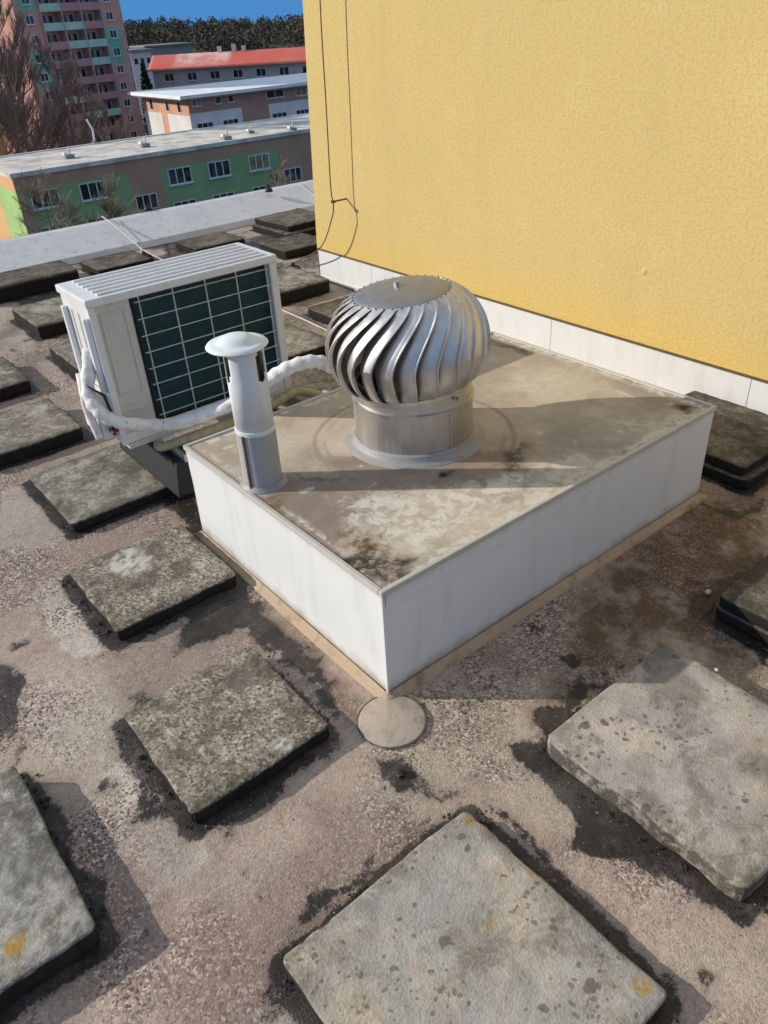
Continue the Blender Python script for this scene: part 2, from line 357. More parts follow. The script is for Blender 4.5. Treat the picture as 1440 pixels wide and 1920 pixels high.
def m_insul():
    b = NB('wrapped_insulation')
    c = b.mix(b.rng(b.noise(18, 5, 0.7), 0.45, 0.7), (0.86, 0.84, 0.80), (0.66, 0.61, 0.56))
    c = b.mix(b.rng(b.noise(60, 3, 0.7), 0.6, 0.72, 0, 0.8), c, (0.25, 0.2, 0.17))
    b.bump(b.noise(45, 4, 0.6), 0.7, 0.008)
    return b.done(c, 0.7)
M['insul'] = m_insul()
M['hose'] = simple('beige_hose', (0.42, 0.38, 0.25), 0.6, 0, 0.3, 20)
M['gravelstone'] = simple('pale_stone', (0.6, 0.57, 0.5), 0.9, 0, 0.3, 50, 0.4)

# ------------------------------------------------------------------ ground (the roof)
def grid_mesh(name, x0, x1, y0, y1, st, mat, zf, stain, attr='stain'):
    nx = int(round((x1 - x0) / st)) + 1; ny = int(round((y1 - y0) / st)) + 1
    X, Y = np.meshgrid(np.linspace(x0, x1, nx), np.linspace(y0, y1, ny)); X = X.ravel(); Y = Y.ravel()
    Z = zf(X, Y) if callable(zf) else np.full(X.shape, zf)
    me = bpy.data.meshes.new(name)
    i = np.arange(nx * ny).reshape(ny, nx)
    q = np.stack([i[:-1, :-1], i[:-1, 1:], i[1:, 1:], i[1:, :-1]], -1).reshape(-1, 4)
    me.vertices.add(len(X)); me.vertices.foreach_set('co', np.stack([X, Y, Z], 1).ravel())
    me.loops.add(q.size); me.loops.foreach_set('vertex_index', q.ravel())
    me.polygons.add(len(q)); me.polygons.foreach_set('loop_start', np.arange(0, q.size, 4)); me.polygons.foreach_set('loop_total', np.full(len(q), 4))
    me.update(calc_edges=True); me.validate()
    a = me.color_attributes.new(attr, 'FLOAT_COLOR', 'POINT'); a.data.foreach_set('color', stain(X, Y).astype(np.float32).ravel())
    me.polygons.foreach_set('use_smooth', np.ones(len(q), bool)); me.materials.append(mat); return me

def P(*pts, z=0.0): return [atZ(a, b, z) for a, b in pts]
dark_polys = [
    (P((212,1330),(352,1545),(370,1570),(300,1545),(262,1530),(240,1480),(215,1430)), .018, .75),
    (P((352,1545),(640,1370),(655,1400),(560,1450),(470,1530),(380,1570)), .02, .8),
    (P((1015,1385),(1400,1700),(1395,1725),(1300,1670),(1240,1640),(1090,1600),(1085,1520),(975,1430),(950,1390)), .02, .95),
    (P((1020,1375),(1240,1215),(1130,1280),(1060,1300),(1000,1310),(990,1350)), .02, .9),
    (P((1058,1228),(1090,1226),(1098,1245),(1085,1262),(1062,1250)), .008, 1.0),
    (P((385,1040),(450,1090),(640,1290),(655,1380),(600,1310),(500,1215),(440,1180),(300,1240),(350,1170)), .03, .85),
    (P((290,935),(370,920),(400,1010),(460,1080),(430,1075),(330,975)), .02, .85),
    (P((-20,1240),(45,1245),(55,1290),(30,1370),(-20,1385)), .02, .9),
    (P((170,1185),(230,1200),(225,1225),(185,1220)), .015, .85),
    (P((700,1405),(735,1412),(800,1470),(870,1500),(800,1505),(760,1470),(735,1470)), .014, .75),
    (P((850,1500),(560,1745),(540,1760),(600,1660),(700,1600)), .02, .8),
    (P((890,1505),(940,1520),(1080,1640),(1100,1680),(1280,1860),(1290,1920),(1240,1870)), .02, .75),  # nearest slab's cast shadow painted as a dark strip along its right edge
    (P((520,1800),(600,1930),(490,1930)), .02, .7),
    (P((20,1440),(60,1460),(185,1660),(200,1740),(150,1790),(0,1900),(0,1860),(170,1745)), .02, .9),
    (P((0,1870),(170,1770),(200,1760),(60,1880),(0,1930)), .03, .6),
    (P((1110,1000),(1160,985),(1250,960),(1330,945),(1400,935),(1430,960),(1350,975),(1280,990)), .02, .35),
    (P((1300,935),(1400,960),(1440,930),(1440,960),(1380,975)), .02, .8),
    (P((1330,1080),(1440,1030),(1440,1230),(1330,1170),(1290,1150)), .03, .75),
    (P((1240,1200),(1030,1340),(1020,1380),(980,1360),(1080,1270)), .03, .8),
    (P((140,620),(300,860),(240,830),(130,740)), .05, .25),
    (P((735,1450),(760,1440),(775,1465),(745,1470)), .006, 1.0),
    (P((0,600),(120,560),(120,590),(0,640)), .04, .5),
    (P((500,730),(620,650),(620,580),(560,560),(520,600)), .05, .55),
]
light_polys = [
    (P((20,1250),(120,1230),(230,1300),(215,1440),(250,1560),(120,1450),(60,1400)), .05, .45),
    (P((380,1600),(560,1500),(640,1560),(520,1680),(400,1700)), .05, .35),
    (P((1100,1650),(1280,1720),(1440,1800),(1440,1900),(1300,1830)), .04, .35),
    (P((0,920),(58,905),(145,985),(138,1005),(28,1048),(-10,1030)), .008, .95),
    (P((55,1110),(122,1070),(170,1150),(180,1235),(140,1240)), .015, 1.0),
    (P((235,1440),(340,1560),(372,1580),(378,1620),(300,1720),(250,1590),(190,1450)), .04, 1.0),
    (P((670,1330),(727,1300),(800,1340),(790,1390),(740,1410),(680,1385)), .01, .35),
    (P((0,1120),(60,1080),(80,1200),(0,1230)), .03, .3),
    (P((1190,1005),(1290,1000),(1250,1020),(1170,1030)), .02, .7),
    (P((1330,1005),(1400,1000),(1410,1020),(1340,1035)), .02, .6),
    (P((200,590),(20,640),(100,740),(190,820),(230,700)), .05, .3),
]
org_polys = [
    (P((1080,1110),(1170,1010),(1330,940),(1440,900),(1440,1330),(1400,1300),(1250,1195),(1100,1290),(1020,1330)), .10, .95),
    (P((440,1080),(640,1280),(700,1330),(680,1380),(560,1250)), .03, .6),
    (P((300,930),(400,900),(420,1040),(350,980)), .03, .8),
    (P((760,1320),(950,1330),(900,1420),(760,1400)), .06, .35),
    (P((60,1440),(110,1440),(140,1470),(60,1480)), .02, .4),
]
def ground_stain_shade(x, y):
    nx = (fbm(x, y, 9, 4, 3) - .5); ny = (fbm(x, y, 9, 4, 9) - .5); n2 = fbm(x, y, 45, 3, 21) - .5
    def acc(polys):
        o = np.zeros(x.shape)
        for p_, s_, a_ in polys:
            d = sdpoly(x + nx * .10, y + ny * .10, p_) + n2 * s_ * 1.3
            o = np.maximum(o, a_ * (1 - sstep(-s_, s_, d)))
        return o
    D = acc(dark_polys); L = acc(light_polys); O = acc(org_polys)
    # seams of the felt sheets, laid parallel to the plinth
    wob = (fbm(x, y, 2, 3, 40) - .5) * .03
    def seam(v, w=.006): return 1 - sstep(w * .4, w, np.abs(v))
    s = np.zeros(x.shape)
    s = np.maximum(s, .6 * seam(y + .155 + wob * .3) * (x > .12) * (x < 1.75))
    s = np.maximum(s, .55 * seam(y + .10 + wob * .2, .005) * (x > .1) * (x < 1.4))
    s = np.maximum(s, .5 * seam(x + .17 + wob * .3, .007) * (y > .05) * (y < 1.2))
    for yy in (-1.62, -.62, 1.45, 2.5, 3.6): s = np.maximum(s, .30 * seam(y - yy + wob) * (np.abs(x - .7) > 1.0))
    for xx in (-.62, -1.7): s = np.maximum(s, .35 * seam(x - xx + wob) * (y > -1.5))
    spots = (vnoise(x * 22, y * 22, 70) > .955) * sstep(.955, .98, vnoise(x * 22, y * 22, 70)) * .9
    D = np.maximum(D, np.maximum(s * (.6 + .4 * (n2 + .5)), spots * .8))
    far = sstep(2.2, 4.4, y); D = np.maximum(D, far * .75 * sstep(.40, .58, fbm(x, y, 3, 4, 55)))
    for (cx_, cy_, w_, d_) in SLABS:                        # moss, tar and painted contact shade round each slab
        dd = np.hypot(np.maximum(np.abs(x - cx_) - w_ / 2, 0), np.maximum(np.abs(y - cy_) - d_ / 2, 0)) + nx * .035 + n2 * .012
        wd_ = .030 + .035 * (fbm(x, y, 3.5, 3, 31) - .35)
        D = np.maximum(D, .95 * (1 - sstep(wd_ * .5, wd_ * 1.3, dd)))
    D = np.maximum(D, .7 * sstep(.70, .78, fbm(x, y, 11, 5, 77)))
    A = .85 * sstep(.50, .68, fbm(x, y, 2.6, 4, 90)) * .6
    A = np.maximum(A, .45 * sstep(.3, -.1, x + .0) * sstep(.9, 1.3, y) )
    return np.stack([D, L, O, A], 1)

# ------------------------------------------------------------------ concrete ballast slabs
SLABS = []
def slab(label, cx, cy, w_, d_, th, z0=0.0, rz=0.0, mat='slab_mid', seed=1, chips=(), grime=.6, white=(), rough=1.0, lichen=(), side_shade=True, name='ballast_block', group='concrete slabs lying on the flat roof', patches=()):
    if z0 == 0.0: SLABS.append((cx, cy, w_, d_))
    n = 44; hw, hd = w_ / 2, d_ / 2
    g = np.linspace(-1, 1, n)
    g = np.sign(g) * (1 - (1 - np.abs(g)) ** 1.35)     # denser towards the rim
    U, V = np.meshgrid(g, g); x = (U * hw).ravel(); y = (V * hd).ravel()
    ex = hw - np.abs(x); ey = hd - np.abs(y); e = np.minimum(ex, ey)
    N = lambda f, s: fbm(x + seed * 3.1, y - seed * 1.7, f, 4, seed * 7 + s) - .5
    z = th + .004 * rough * N(10, 1) + .004 * rough * N(45, 2)
    rr = .007
    z = z - np.where(e < rr, rr - np.sqrt(np.maximum(0, rr * rr - (rr - e) ** 2)), 0) - .003 * rough * sstep(.03, 0, e) * (N(30, 5) + .5) * 2
    cor = np.hypot(np.maximum(0, .02 - ex), np.maximum(0, .02 - ey))
    for (px_, py_, r_, dz) in chips:
        k = np.hypot(x - px_, y - py_) + .02 * N(25, 8); z -= dz * .35 * (1 - sstep(r_ * .3, r_, k))
    inx = np.zeros(x.shape)
    for (px_, py_, r_, dz) in chips: inx = np.maximum(inx, dz * (1 - sstep(.2, 1.0, np.abs(y - py_) / r_ + .5 * N(25, 4))) * sstep(.11, .0, x + hw))
    # wobble of the outline
    wob = .006 * rough * (fbm(x * 1.0 + seed, y * 1.0, 7, 4, seed + 50) - .5) * 2
    near = sstep(.05, 0, e)
    x2 = x * (1 + wob * near / hw) + inx; y2 = y * (1 + wob * near / hd)
    sh = sstep(0.012, 0.028, cor) * .010                 # rounded corners
    x2 -= np.sign(x) * sh; y2 -= np.sign(y) * sh
    vs = list(zip(x2, y2, z)); i = np.arange(n * n).reshape(n, n)
    fs = [tuple(q) for q in np.stack([i[:-1, :-1], i[:-1, 1:], i[1:, 1:], i[1:, :-1]], -1).reshape(-1, 4)]
    ring = list(i[0, :-1]) + list(i[:-1, -1]) + list(i[-1, ::-1][:-1]) + list(i[::-1, 0][:-1])
    prev = ring; m_ = len(ring)
    side = []
    for li, fz in enumerate((.8, .5, .22, 0.0)):
        cur = []
        for a in ring:
            bx, by, bz = vs[a]; o_ = .004 * rough * (random.Random(int(seed * 999 + int(a) * 7 + li)).random() - .5)
            s_ = 1 + (.0 if fz > 0 else -.01) + o_
            cur.append(len(vs)); vs.append((bx * s_, by * s_, min(th * fz, bz - .002)))
        for k in range(m_): fs.append((prev[k], cur[k], cur[(k + 1) % m_], prev[(k + 1) % m_]))
        prev = cur
    fs.append(tuple(prev[::-1]))
    me = bpy.data.meshes.new(name); me.from_pydata([tuple(map(float, q)) for q in vs], [], [tuple(map(int, q)) for q in fs])
    xx = np.array([q[0] for q in vs]); yy = np.array([q[1] for q in vs]); zz = np.array([q[2] for q in vs])
    ee = np.minimum(hw - np.abs(xx), hd - np.abs(yy)); nn = fbm(xx + seed, yy, 14, 4, seed + 3)
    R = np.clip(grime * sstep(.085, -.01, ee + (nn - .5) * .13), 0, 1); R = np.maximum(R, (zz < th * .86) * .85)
    G = np.zeros(len(vs)); B = np.zeros(len(vs))
    for (px_, py_, r_, a_) in white:
        G = np.maximum(G, a_ * sstep(r_, r_ * .3, np.hypot(xx - px_, yy - py_) + (nn - .5) * r_ * 1.8) * sstep(.35, .6, fbm(xx, yy, 60, 3, seed)))
    for (px_, py_, r_, a_) in patches:
        B = np.maximum(B, a_ * sstep(r_, r_ * .7, np.hypot(xx - px_, yy - py_) + (nn - .5) * r_ * 1.9))
    ca = me.color_attributes.new('grime', 'FLOAT_COLOR', 'POINT')  # alpha holds the painted shade of the slab sides, not grime
    ca.data.foreach_set('color', np.stack([R, G, B, (zz < th * .86) * 1.0 if side_shade else np.zeros(len(vs))], 1).astype(np.float32).ravel())
    LI = np.zeros(len(vs))
    for (px_, py_, r_) in lichen: LI = np.maximum(LI, sstep(r_, r_ * .5, np.hypot(xx - px_, yy - py_) + (nn - .5) * r_))
    ca = me.color_attributes.new('lichen', 'FLOAT_COLOR', 'POINT'); ca.data.foreach_set('color', np.stack([LI] * 4, 1).astype(np.float32).ravel())
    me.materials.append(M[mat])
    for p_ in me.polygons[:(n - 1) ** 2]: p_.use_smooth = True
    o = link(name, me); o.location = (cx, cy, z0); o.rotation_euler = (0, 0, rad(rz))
    return tag(o, label, 'concrete block', group)

slab('pale lichen-spotted concrete slab nearest the camera, cut by the bottom edge', -.372, -.706, .544, .566, .036, mat='slab_clean', seed=3, grime=.45, lichen=((.245, .245, .022), (.235, -.235, .03), (.255, .06, .014), (.10, .05, .012)), patches=((-.2, -.12, .07, .5), (-.12, -.2, .06, .45), (-.02,-.16,.04,.4)), rz=.6)
slab('bleached grey concrete slab with a ragged chipped near edge, right of the box corner', .442, -.700, .537, .561, .062, mat='slab_grey', seed=4, grime=.5, side_shade=False,
     chips=((-.262, .00, .10, .005), (-.262, -.14, .09, .010)), patches=((.04, -.12, .05, .4), (-.16, .07, .04, .35), (.18, .2, .12, .5)))
slab('frosty grey concrete slab cut by the left edge of the photo, lowest on that side', -1.153, .146, .50, .569, .062, mat='slab_white', seed=5, grime=.5, lichen=((.10, -.20, .03),), white=((.12, -.15, .2, .35), (-.1, .1, .2, .35)))
slab('yellowish mossy slab with a white dropping on its rim, beside the front box corner', -.415, .203, .424, .438, .050, mat='slab_moss', seed=6, grime=.35, white=((.075, -.19, .028, 1.0),), rough=1.5, patches=((.1,.12,.05,.5),))
slab('mossy concrete slab with a white frosted patch, touching the long left side of the box', -.274, .975, .452, .450, .046, mat='slab_moss', seed=7, grime=.6, white=((-.03, .12, .1, .8),), rough=1.4)
slab('grey mossy concrete slab under the left foot of the air conditioner', -.150, 1.743, .46, .538, .045, mat='slab_mid', seed=8, grime=.6, rz=0)
slab('grey slab left of the air conditioner, larger one cut by the left photo edge', -.276, 2.484, .50, .476, .065, mat='slab_mid', seed=9, grime=.6)
slab('small visible corner of a grey slab at the left photo edge, behind another slab', -.268, 3.28, .50, .50, .065, mat='slab_mid', seed=10)
slab('grey slab partly hidden behind the left end of the air conditioner, nearer one', .47, 3.22, .50, .54, .07, mat='slab_mid', seed=11)
slab('grey slab partly hidden behind the left end of the air conditioner, farther one', .53, 4.10, .50, .54, .085, mat='slab_mid', seed=12)
slab('large dark slab near the parapet at the left photo edge', .56, 5.06, .78, .42, .11, mat='slab_dark', seed=13)
slab('dark mossy slab by the black cable foot behind the air conditioner', 1.33, 5.09, .46, .42, .06, mat='slab_dark', seed=14)
slab('dark slab near the parapet behind the right half of the air conditioner', 2.17, 5.06, .48, .42, .06, mat='slab_dark', seed=15)
slab('lower dark slab of the two-slab pile near the parapet by the yellow wall', 3.02, 5.0, .58, .62, .05, mat='slab_dark', seed=16)
slab('upper dark slab of the two-slab pile near the parapet by the yellow wall', 3.03, 5.03, .52, .56, .05, z0=.053, mat='slab_dark', seed=17, rz=2)
slab('tan mossy slab behind the right end of the air conditioner, before the wall foot', 1.90, 3.48, .48, .5, .09, mat='slab_mid', seed=18)
slab('pale flat slab between the air conditioner and the turbine vent', 1.2, 2.53, .56, .5, .06, mat='slab_mid', seed=19, grime=.3)
slab('brown slab just right of the pale cable, behind the turbine vent', 1.98, 2.72, .5, .45, .05, mat='slab_dark', seed=20)
slab('dark brown slab under the insulated pipe behind the box', 1.14, 1.86, .5, .46, .06, mat='slab_dark', seed=21)
slab('lower dark slab of the pile squeezed between the box and the white wall flashing', 1.985, .17, .52, .56, .045, mat='slab_dark', seed=22)
slab('upper dark slab of the pile squeezed between the box and the white wall flashing', 1.99, .19, .50, .55, .045, z0=.048, mat='slab_dark', seed=23, rz=-1)
slab('lower black slab of the pile at the right edge of the photo', 1.225, -.665, .51, .50, .045, mat='slab_dark', seed=24)
slab('upper dark slab of the pile at the right edge of the photo', 1.22, -.66, .49, .48, .045, z0=.048, mat='slab_dark', seed=25, rz=1)
slab('pale broken slab piece on top of the pile at the right edge of the photo', 1.27, -.72, .26, .22, .04, z0=.096, mat='slab_mid', seed=26, rz=-8, rough=2.0)

slab('light flat slab by the black cable foot at the corner of the yellow wall', 1.90, 4.28, .50, .46, .05, mat='slab_mid', seed=31)
slab('dark slab by the parapet, between the dark slab behind the unit and the two-slab pile', 2.62, 4.42, .46, .44, .06, mat='slab_dark', seed=32)
slab('dark slab behind the air conditioner, half hidden by its top right corner', 1.32, 4.28, .50, .46, .06, mat='slab_dark', seed=33)
gm = grid_mesh('roof', -4.0, 3.2, -3.0, 5.56, .0135, M['felt'],
    lambda x, y: -0.006 + .008 * fbm(x, y, 2.5, 3, 5) - .004 * fbm(x, y, 12, 3, 7), ground_stain_shade)
tag(link('roof', gm), kind='structure')

def grit(name, label, pts, mat, seed, lo, hi, flat=.6):
    rg = np.random.default_rng(seed); V = []; Fq = []
    base = np.array([(1,0,0),(0,1,0),(-1,0,0),(0,-1,0),(0,0,1),(.2,.1,-.6)], float); fc = [(0,1,4),(1,2,4),(2,3,4),(3,0,4),(1,0,5),(2,1,5),(3,2,5),(0,3,5)]
    for i, (x, y, z) in enumerate(pts):
        r_ = rg.uniform(lo, hi) * rg.uniform(.5, 1); q = base * rg.uniform(.6, 1.3, (6, 1)); a = rg.uniform(0, 6.28); c_, s_ = math.cos(a), math.sin(a)
        q = np.stack([q[:, 0] * c_ - q[:, 1] * s_, q[:, 0] * s_ + q[:, 1] * c_, q[:, 2] * flat], 1) * r_ + np.array([x, y, z + r_ * .15]); b0_ = len(V); V += [tuple(map(float, v)) for v in q]; Fq += [tuple(b0_ + k for k in f) for f in fc]
    me = bpy.data.meshes.new(name); me.from_pydata(V, [], Fq); return tag(link(name, me, mat), label, name.replace('_', ' '), kind='stuff')
rg_ = np.random.default_rng(11); pts_ = []
for (cx_, cy_, w_, d_) in SLABS:
    if cy_ > 3: continue
    for k in range(190 if cy_ < 1.3 else 90):
        sd_ = rg_.integers(4); u = rg_.uniform(-1, 1); o_ = abs(rg_.normal(0, .014)) + .001; cl_ = math.sin(u * 9 + cx_ * 7 + sd_) > -.3 + rg_.uniform(-.5, .5)
        if not cl_: continue
        x_, y_ = [(u * w_ / 2, -d_ / 2 - o_), (u * w_ / 2, d_ / 2 + o_), (-w_ / 2 - o_, u * d_ / 2), (w_ / 2 + o_, u * d_ / 2)][sd_]; pts_.append((cx_ + x_, cy_ + y_, 0.0))
M['mossbit'] = simple('dry_moss', (0.05, 0.043, 0.028), .95, 0, .5, 90, .5); M['chip'] = simple('grit', (0.42, 0.36, 0.3), .95, 0, .5, 90)
grit('moss_crumbs', 'dark moss crumbs packed along the feet of the near slabs', pts_, M['mossbit'], 5, .003, .0105)
xy = rg_.uniform((-1.6, -1.3), (1.8, 1.6), (5200, 2)); den = fbm(xy[:, 0], xy[:, 1], 2.2, 3, 12); xy = xy[(den > .5) | (rg_.random(5200) < .18)]
xy = np.array([q for q in xy if not any(abs(q[0] - a) < w_ / 2 + .005 and abs(q[1] - b_) < d_ / 2 + .005 for a, b_, w_, d_ in SLABS) and not (-.05 < q[0] < 1.62 and -.05 < q[1] < 1.17)])
grit('loose_grit', 'fine pale grit scattered over the roofing felt', [(a, b_, .001) for a, b_ in xy], M['chip'], 6, .0012, .0038)
def pebble(label, px, py, z, r, seed, mat='gravelstone'):
    bm = bmesh.new(); bmesh.ops.create_icosphere(bm, subdivisions=2, radius=r); rn = random.Random(seed)
    for v in bm.verts: v.co *= .8 + .4 * rn.random(); v.co.z *= .6
    me = bpy.data.meshes.new('pebble'); bm.to_mesh(me); bm.free(); x, y = atZ(px, py, z)
    o = link('pebble', me, M[mat]); o.location = (x, y, z + r * .4); return tag(o, label, 'pebble', 'loose pebbles on the roof')
pebble('white pebble on the brown felt between the box and the right edge pile', 1327, 1112, 0, .011, 1)
pebble('tiny bright white chip on the rim of the bleached grey slab', 1343, 1257, .062, .006, 2)
pebble('dark round pebble with a hollow beside it, below the round corner patch', 752, 1452, 0, .013, 3, 'rubber')

# ------------------------------------------------------------------ the box (plinth) with turbine and pipe
BH, BA, BC = .387, 1.115, 1.564
bx = tag(empty('roof_plinth', (0, 0, 0)), 'large low white-sided box with a dirty beige top carrying the turbine vent', 'roof plinth')
def wall_panel(name, x0, x1, y0, y1, mat):
    mb = MB(); n = 30; nz = 8; vs = []; fs = []
    t_ = 0.012
    for j in range(nz + 1):
        for i in range(n + 1):
            u = i / n; x = x0 + (x1 - x0) * u; y = y0 + (y1 - y0) * u; z = (BH - .012) * j / nz
            d = .006 * float(fbm(np.array([u * 4 + x0]), np.array([j / nz * 1.2]), 1.5, 3, 5)[0] - .5)
            if y0 == y1: y += d
            else: x += d
            vs.append((x, y, z))
    for j in range(nz):
        for i in range(n): a = j * (n + 1) + i; fs.append((a, a + 1, a + n + 2, a + n + 1))
    mb.add(vs, fs); o = mb.build(name, mat, bx, smooth=True); return o
core = MB(); core.box(.012, BC - .012, .012, BA - .012, -.02, BH - .02); core.build('core', M['white_sheet'], bx)
wall_panel('side_panel', 0, 0, 0, BA, M['white_sheet']); wall_panel('side_panel', 0, BC, 0, 0, M['white_sheet'])
wall_panel('side_panel', BC, BC, 0, BA, M['white_sheet']); wall_panel('side_panel', 0, BC, BA, BA, M['white_sheet'])
tr = MB()                                                 # folded edge strip, proud of the panels
for (x0, x1, y0, y1) in ((-.005, BC + .005, -.006, .009), (-.005, BC + .005, BA - .009, BA + .006)): tr.box(x0, x1, y0, y1, BH - .016, BH + .0022)
for (x0, x1) in ((-.006, .009), (BC - .009, BC + .006)): tr.box(x0, x1, .0095, BA - .0095, BH - .016, BH + .0017)
tr.build('edge_trim', M['trim'], bx, bevel=.003)
lap = MB(); lap.box(.01, BC - .01, -.0035, 0.0, BH - .062, BH - .0165); lap.build('lap_strip', M['white_sheet'], bx, bevel=.001)
cp = MB(); cp.box(-.0045, .004, -.005, .004, .0, BH - .0165); cp.build('corner_strip', M['white_sheet'], bx, bevel=.002)
TC = (.640, .606)
def T(*pts): return [atZ(a, b, BH) for a, b in pts]
top_light = [(T((640,940),(700,925),(830,915),(900,900),(960,880),(1000,900),(900,960),(800,1040),(720,1020),(640,970)), .04, 1.0),
    (T((900,900),(1100,850),(1130,880),(950,980),(860,1020)), .03, .6), (T((620,930),(700,960),(760,1010),(700,1000)), .02, .8),
    (T((1150,790),(1310,760),(1250,800),(1180,810)), .03, .55), (T((500,800),(560,800),(540,880),(520,870)), .03, .35),
    (T((960,700),(1060,700),(1060,740),(950,740)), .04, .35), (T((1000,930),(1120,870),(1110,885),(990,960)), .02, .5)]
top_dark = [(T((640,1040),(700,1020),(760,1060),(725,1085),(670,1075)), .03, .9), (T((690,1060),(790,1040),(740,1080)), .015, .9),
    (T((940,850),(975,830),(985,870),(950,885)), .02, .8), (T((835,885),(850,883),(848,895),(836,894)), .006, 1),
    (T((1270,758),(1300,757),(1290,775),(1275,770)), .01, .9), (T((900,625),(1000,660),(990,665),(900,640)), .01, .6), (T((545,885),(640,900),(650,905),(560,900)), .01, .5)]
top_org = [(T((640,990),(700,1000),(770,1050),(730,1080),(660,1060)), .04, 1.0), (T((490,930),(540,925),(530,960),(495,960)), .03, .7),
    (T((1250,755),(1320,757),(1290,780)), .02, .7), (T((930,840),(1000,830),(990,880),(940,890)), .03, .6)]
top_brown = [(T((500,900),(640,880),(700,940),(640,980),(650,1060),(500,950)), .03, .95), (T((600,860),(960,840),(960,900),(700,925),(600,905)), .03, .9)]  # second polygon: pipe's shadow band painted in brown to soften its contrast
def top_stain_shade(x, y):
    nx = fbm(x, y, 10, 4, 3) - .5; ny = fbm(x, y, 10, 4, 9) - .5; n2 = fbm(x, y, 50, 3, 21) - .5
    def acc(polys):
        o = np.zeros(x.shape)
        for p_, s_, a_ in polys:
            d = sdpoly(x + nx * .08, y + ny * .08, p_) + n2 * s_ * 1.6
            o = np.maximum(o, a_ * (1 - sstep(-s_, s_, d)))
        return o
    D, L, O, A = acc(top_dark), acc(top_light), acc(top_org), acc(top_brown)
    r = np.hypot(x - TC[0], y - TC[1]) + nx * .012
    A = np.maximum(A, .75 * (1 - sstep(.004, .013, np.abs(r - .352))))
    A = np.maximum(A, .5 * (1 - sstep(.003, .008, np.abs(r - .318))) * sstep(.4, .6, fbm(x, y, 6, 3, 8)))
    e = np.minimum(np.minimum(x, BC - x), np.minimum(y, BA - y))
    L = np.maximum(L, .8 * sstep(.055, .03, e + n2 * .03) * (x > .03))
    fl = vnoise(x * 30, y * 16, 66); L = np.maximum(L, .9 * sstep(.90, .96, fl))
    # a loop-shaped drip line right of the turbine
    return np.stack([D, L, O, A], 1)
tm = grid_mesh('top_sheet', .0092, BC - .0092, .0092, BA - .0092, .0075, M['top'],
    lambda x, y: BH - .004 + .004 * (fbm(x, y, 5, 3, 5) - .5) + .002 * sstep(.358, .350, np.hypot(x - TC[0], y - TC[1])), top_stain_shade)
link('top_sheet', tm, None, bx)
# sloping felt skirt at the foot of the box
sk = MB()
def skirt(mb, w1=.035, hh=.03, w2=.14):
    pr = [(0, hh + .004), (w1, .006), (w2, .004), (w2 + .002, -.01)]
    cs = [(-1, -1), (1, -1), (1, 1), (-1, 1)]
    base = [(-.004, -.004), (BC + .004, -.004), (BC + .004, BA + .004), (-.004, BA + .004)]
    for (o_, z) in pr:
        pass
    vs = []; N = 40
    for (o_, z) in pr:
        loop = []
        for k in range(4):
            a = base[k]; b = base[(k + 1) % 4]; sa = cs[k]; sb = cs[(k + 1) % 4]
            for i in range(N):
                u = i / N; x = (a[0] + sa[0] * o_) * (1 - u) + (b[0] + sb[0] * o_) * u; y = (a[1] + sa[1] * o_) * (1 - u) + (b[1] + sb[1] * o_) * u
                jit = .004 * (random.Random(k * 100 + i).random() - .5) * (o_ > .05)
                loop.append((x + jit, y + jit, z + .006 if o_ > .05 and False else z))
        vs += loop
    n = 4 * N; fs = []
    for j in range(len(pr) - 1):
        for k in range(n): fs.append((j*n+k, (j+1)*n+k, (j+1)*n+(k+1)%n, j*n+(k+1)%n))
    mb.add(vs, fs)
skirt(sk, .012, .016, .024); sk.build('skirt', M['skirt'], bx, smooth=True)
pd = MB(); px_, py_ = atZ(735, 1352, 0)
pd.lathe([(0, .0075), (.086, .007), (.093, .005), (.096, -.006)], (px_, py_, 0), 40)
patchm = NB('round_patch_felt'); cpt = patchm.mix(patchm.rng(patchm.noise(14, 5, .7), .4, .65), (0.48, 0.39, 0.31), (0.34, 0.26, 0.205))
cpt = patchm.mix(patchm.rng(patchm.vor(200, 'F1', 1, 'Distance'), .2, .6, .5, 0), cpt, (0.5, .45, .38)); patchm.bump(patchm.noise(60, 4), .4, .004)
M['patch'] = patchm.done(cpt, .9)
po = pd.build('felt_patch', M['patch']); tag(po, 'round felt patch with a dark rim under the front corner of the white box', 'felt patch'); autosmooth(po)
rim = MB(); rim.tube([(px_ + .0965 * math.cos(a), py_ + .0975 * math.sin(a), .003) for a in np.linspace(0, 2 * math.pi, 41)], .0016, 5, cap=False); rim.build('rim', M['cable'], po)

# ---- turbine
tv = tag(empty('turbine_vent', (TC[0], TC[1], BH)), 'silver spinning turbine ventilator with curved vanes on a round steel neck', 'roof ventilator')
nk = MB(); nk.lathe([(.206, .0), (.206, .160), (.2095, .161), (.210, .170), (.203, .172), (.201, .24), (.195, .24), (.195, .0)], n=72)
autosmooth(nk.build('neck', M['steel_neck'], tv))
sm = MB(); sm.box(-.002, .002, -.2085, -.204, .005, .159); seam_o = sm.build('neck_seam', M['steel_neck'], tv); seam_o.rotation_euler = (0, 0, rad(-5))
fl = MB(); fl.lathe([(.252, -.006), (.246, .002), (.230, .005), (.218, .012), (.2165, .024), (.211, .030), (.2065, .030)], n=72); autosmooth(fl.build('base_flashing', M['flashgrey'], tv), 60)
hd_ = bpy.data.objects.new('rotor', None)
TH0, TH1 = .215, .512                   # rotor bottom / top above box
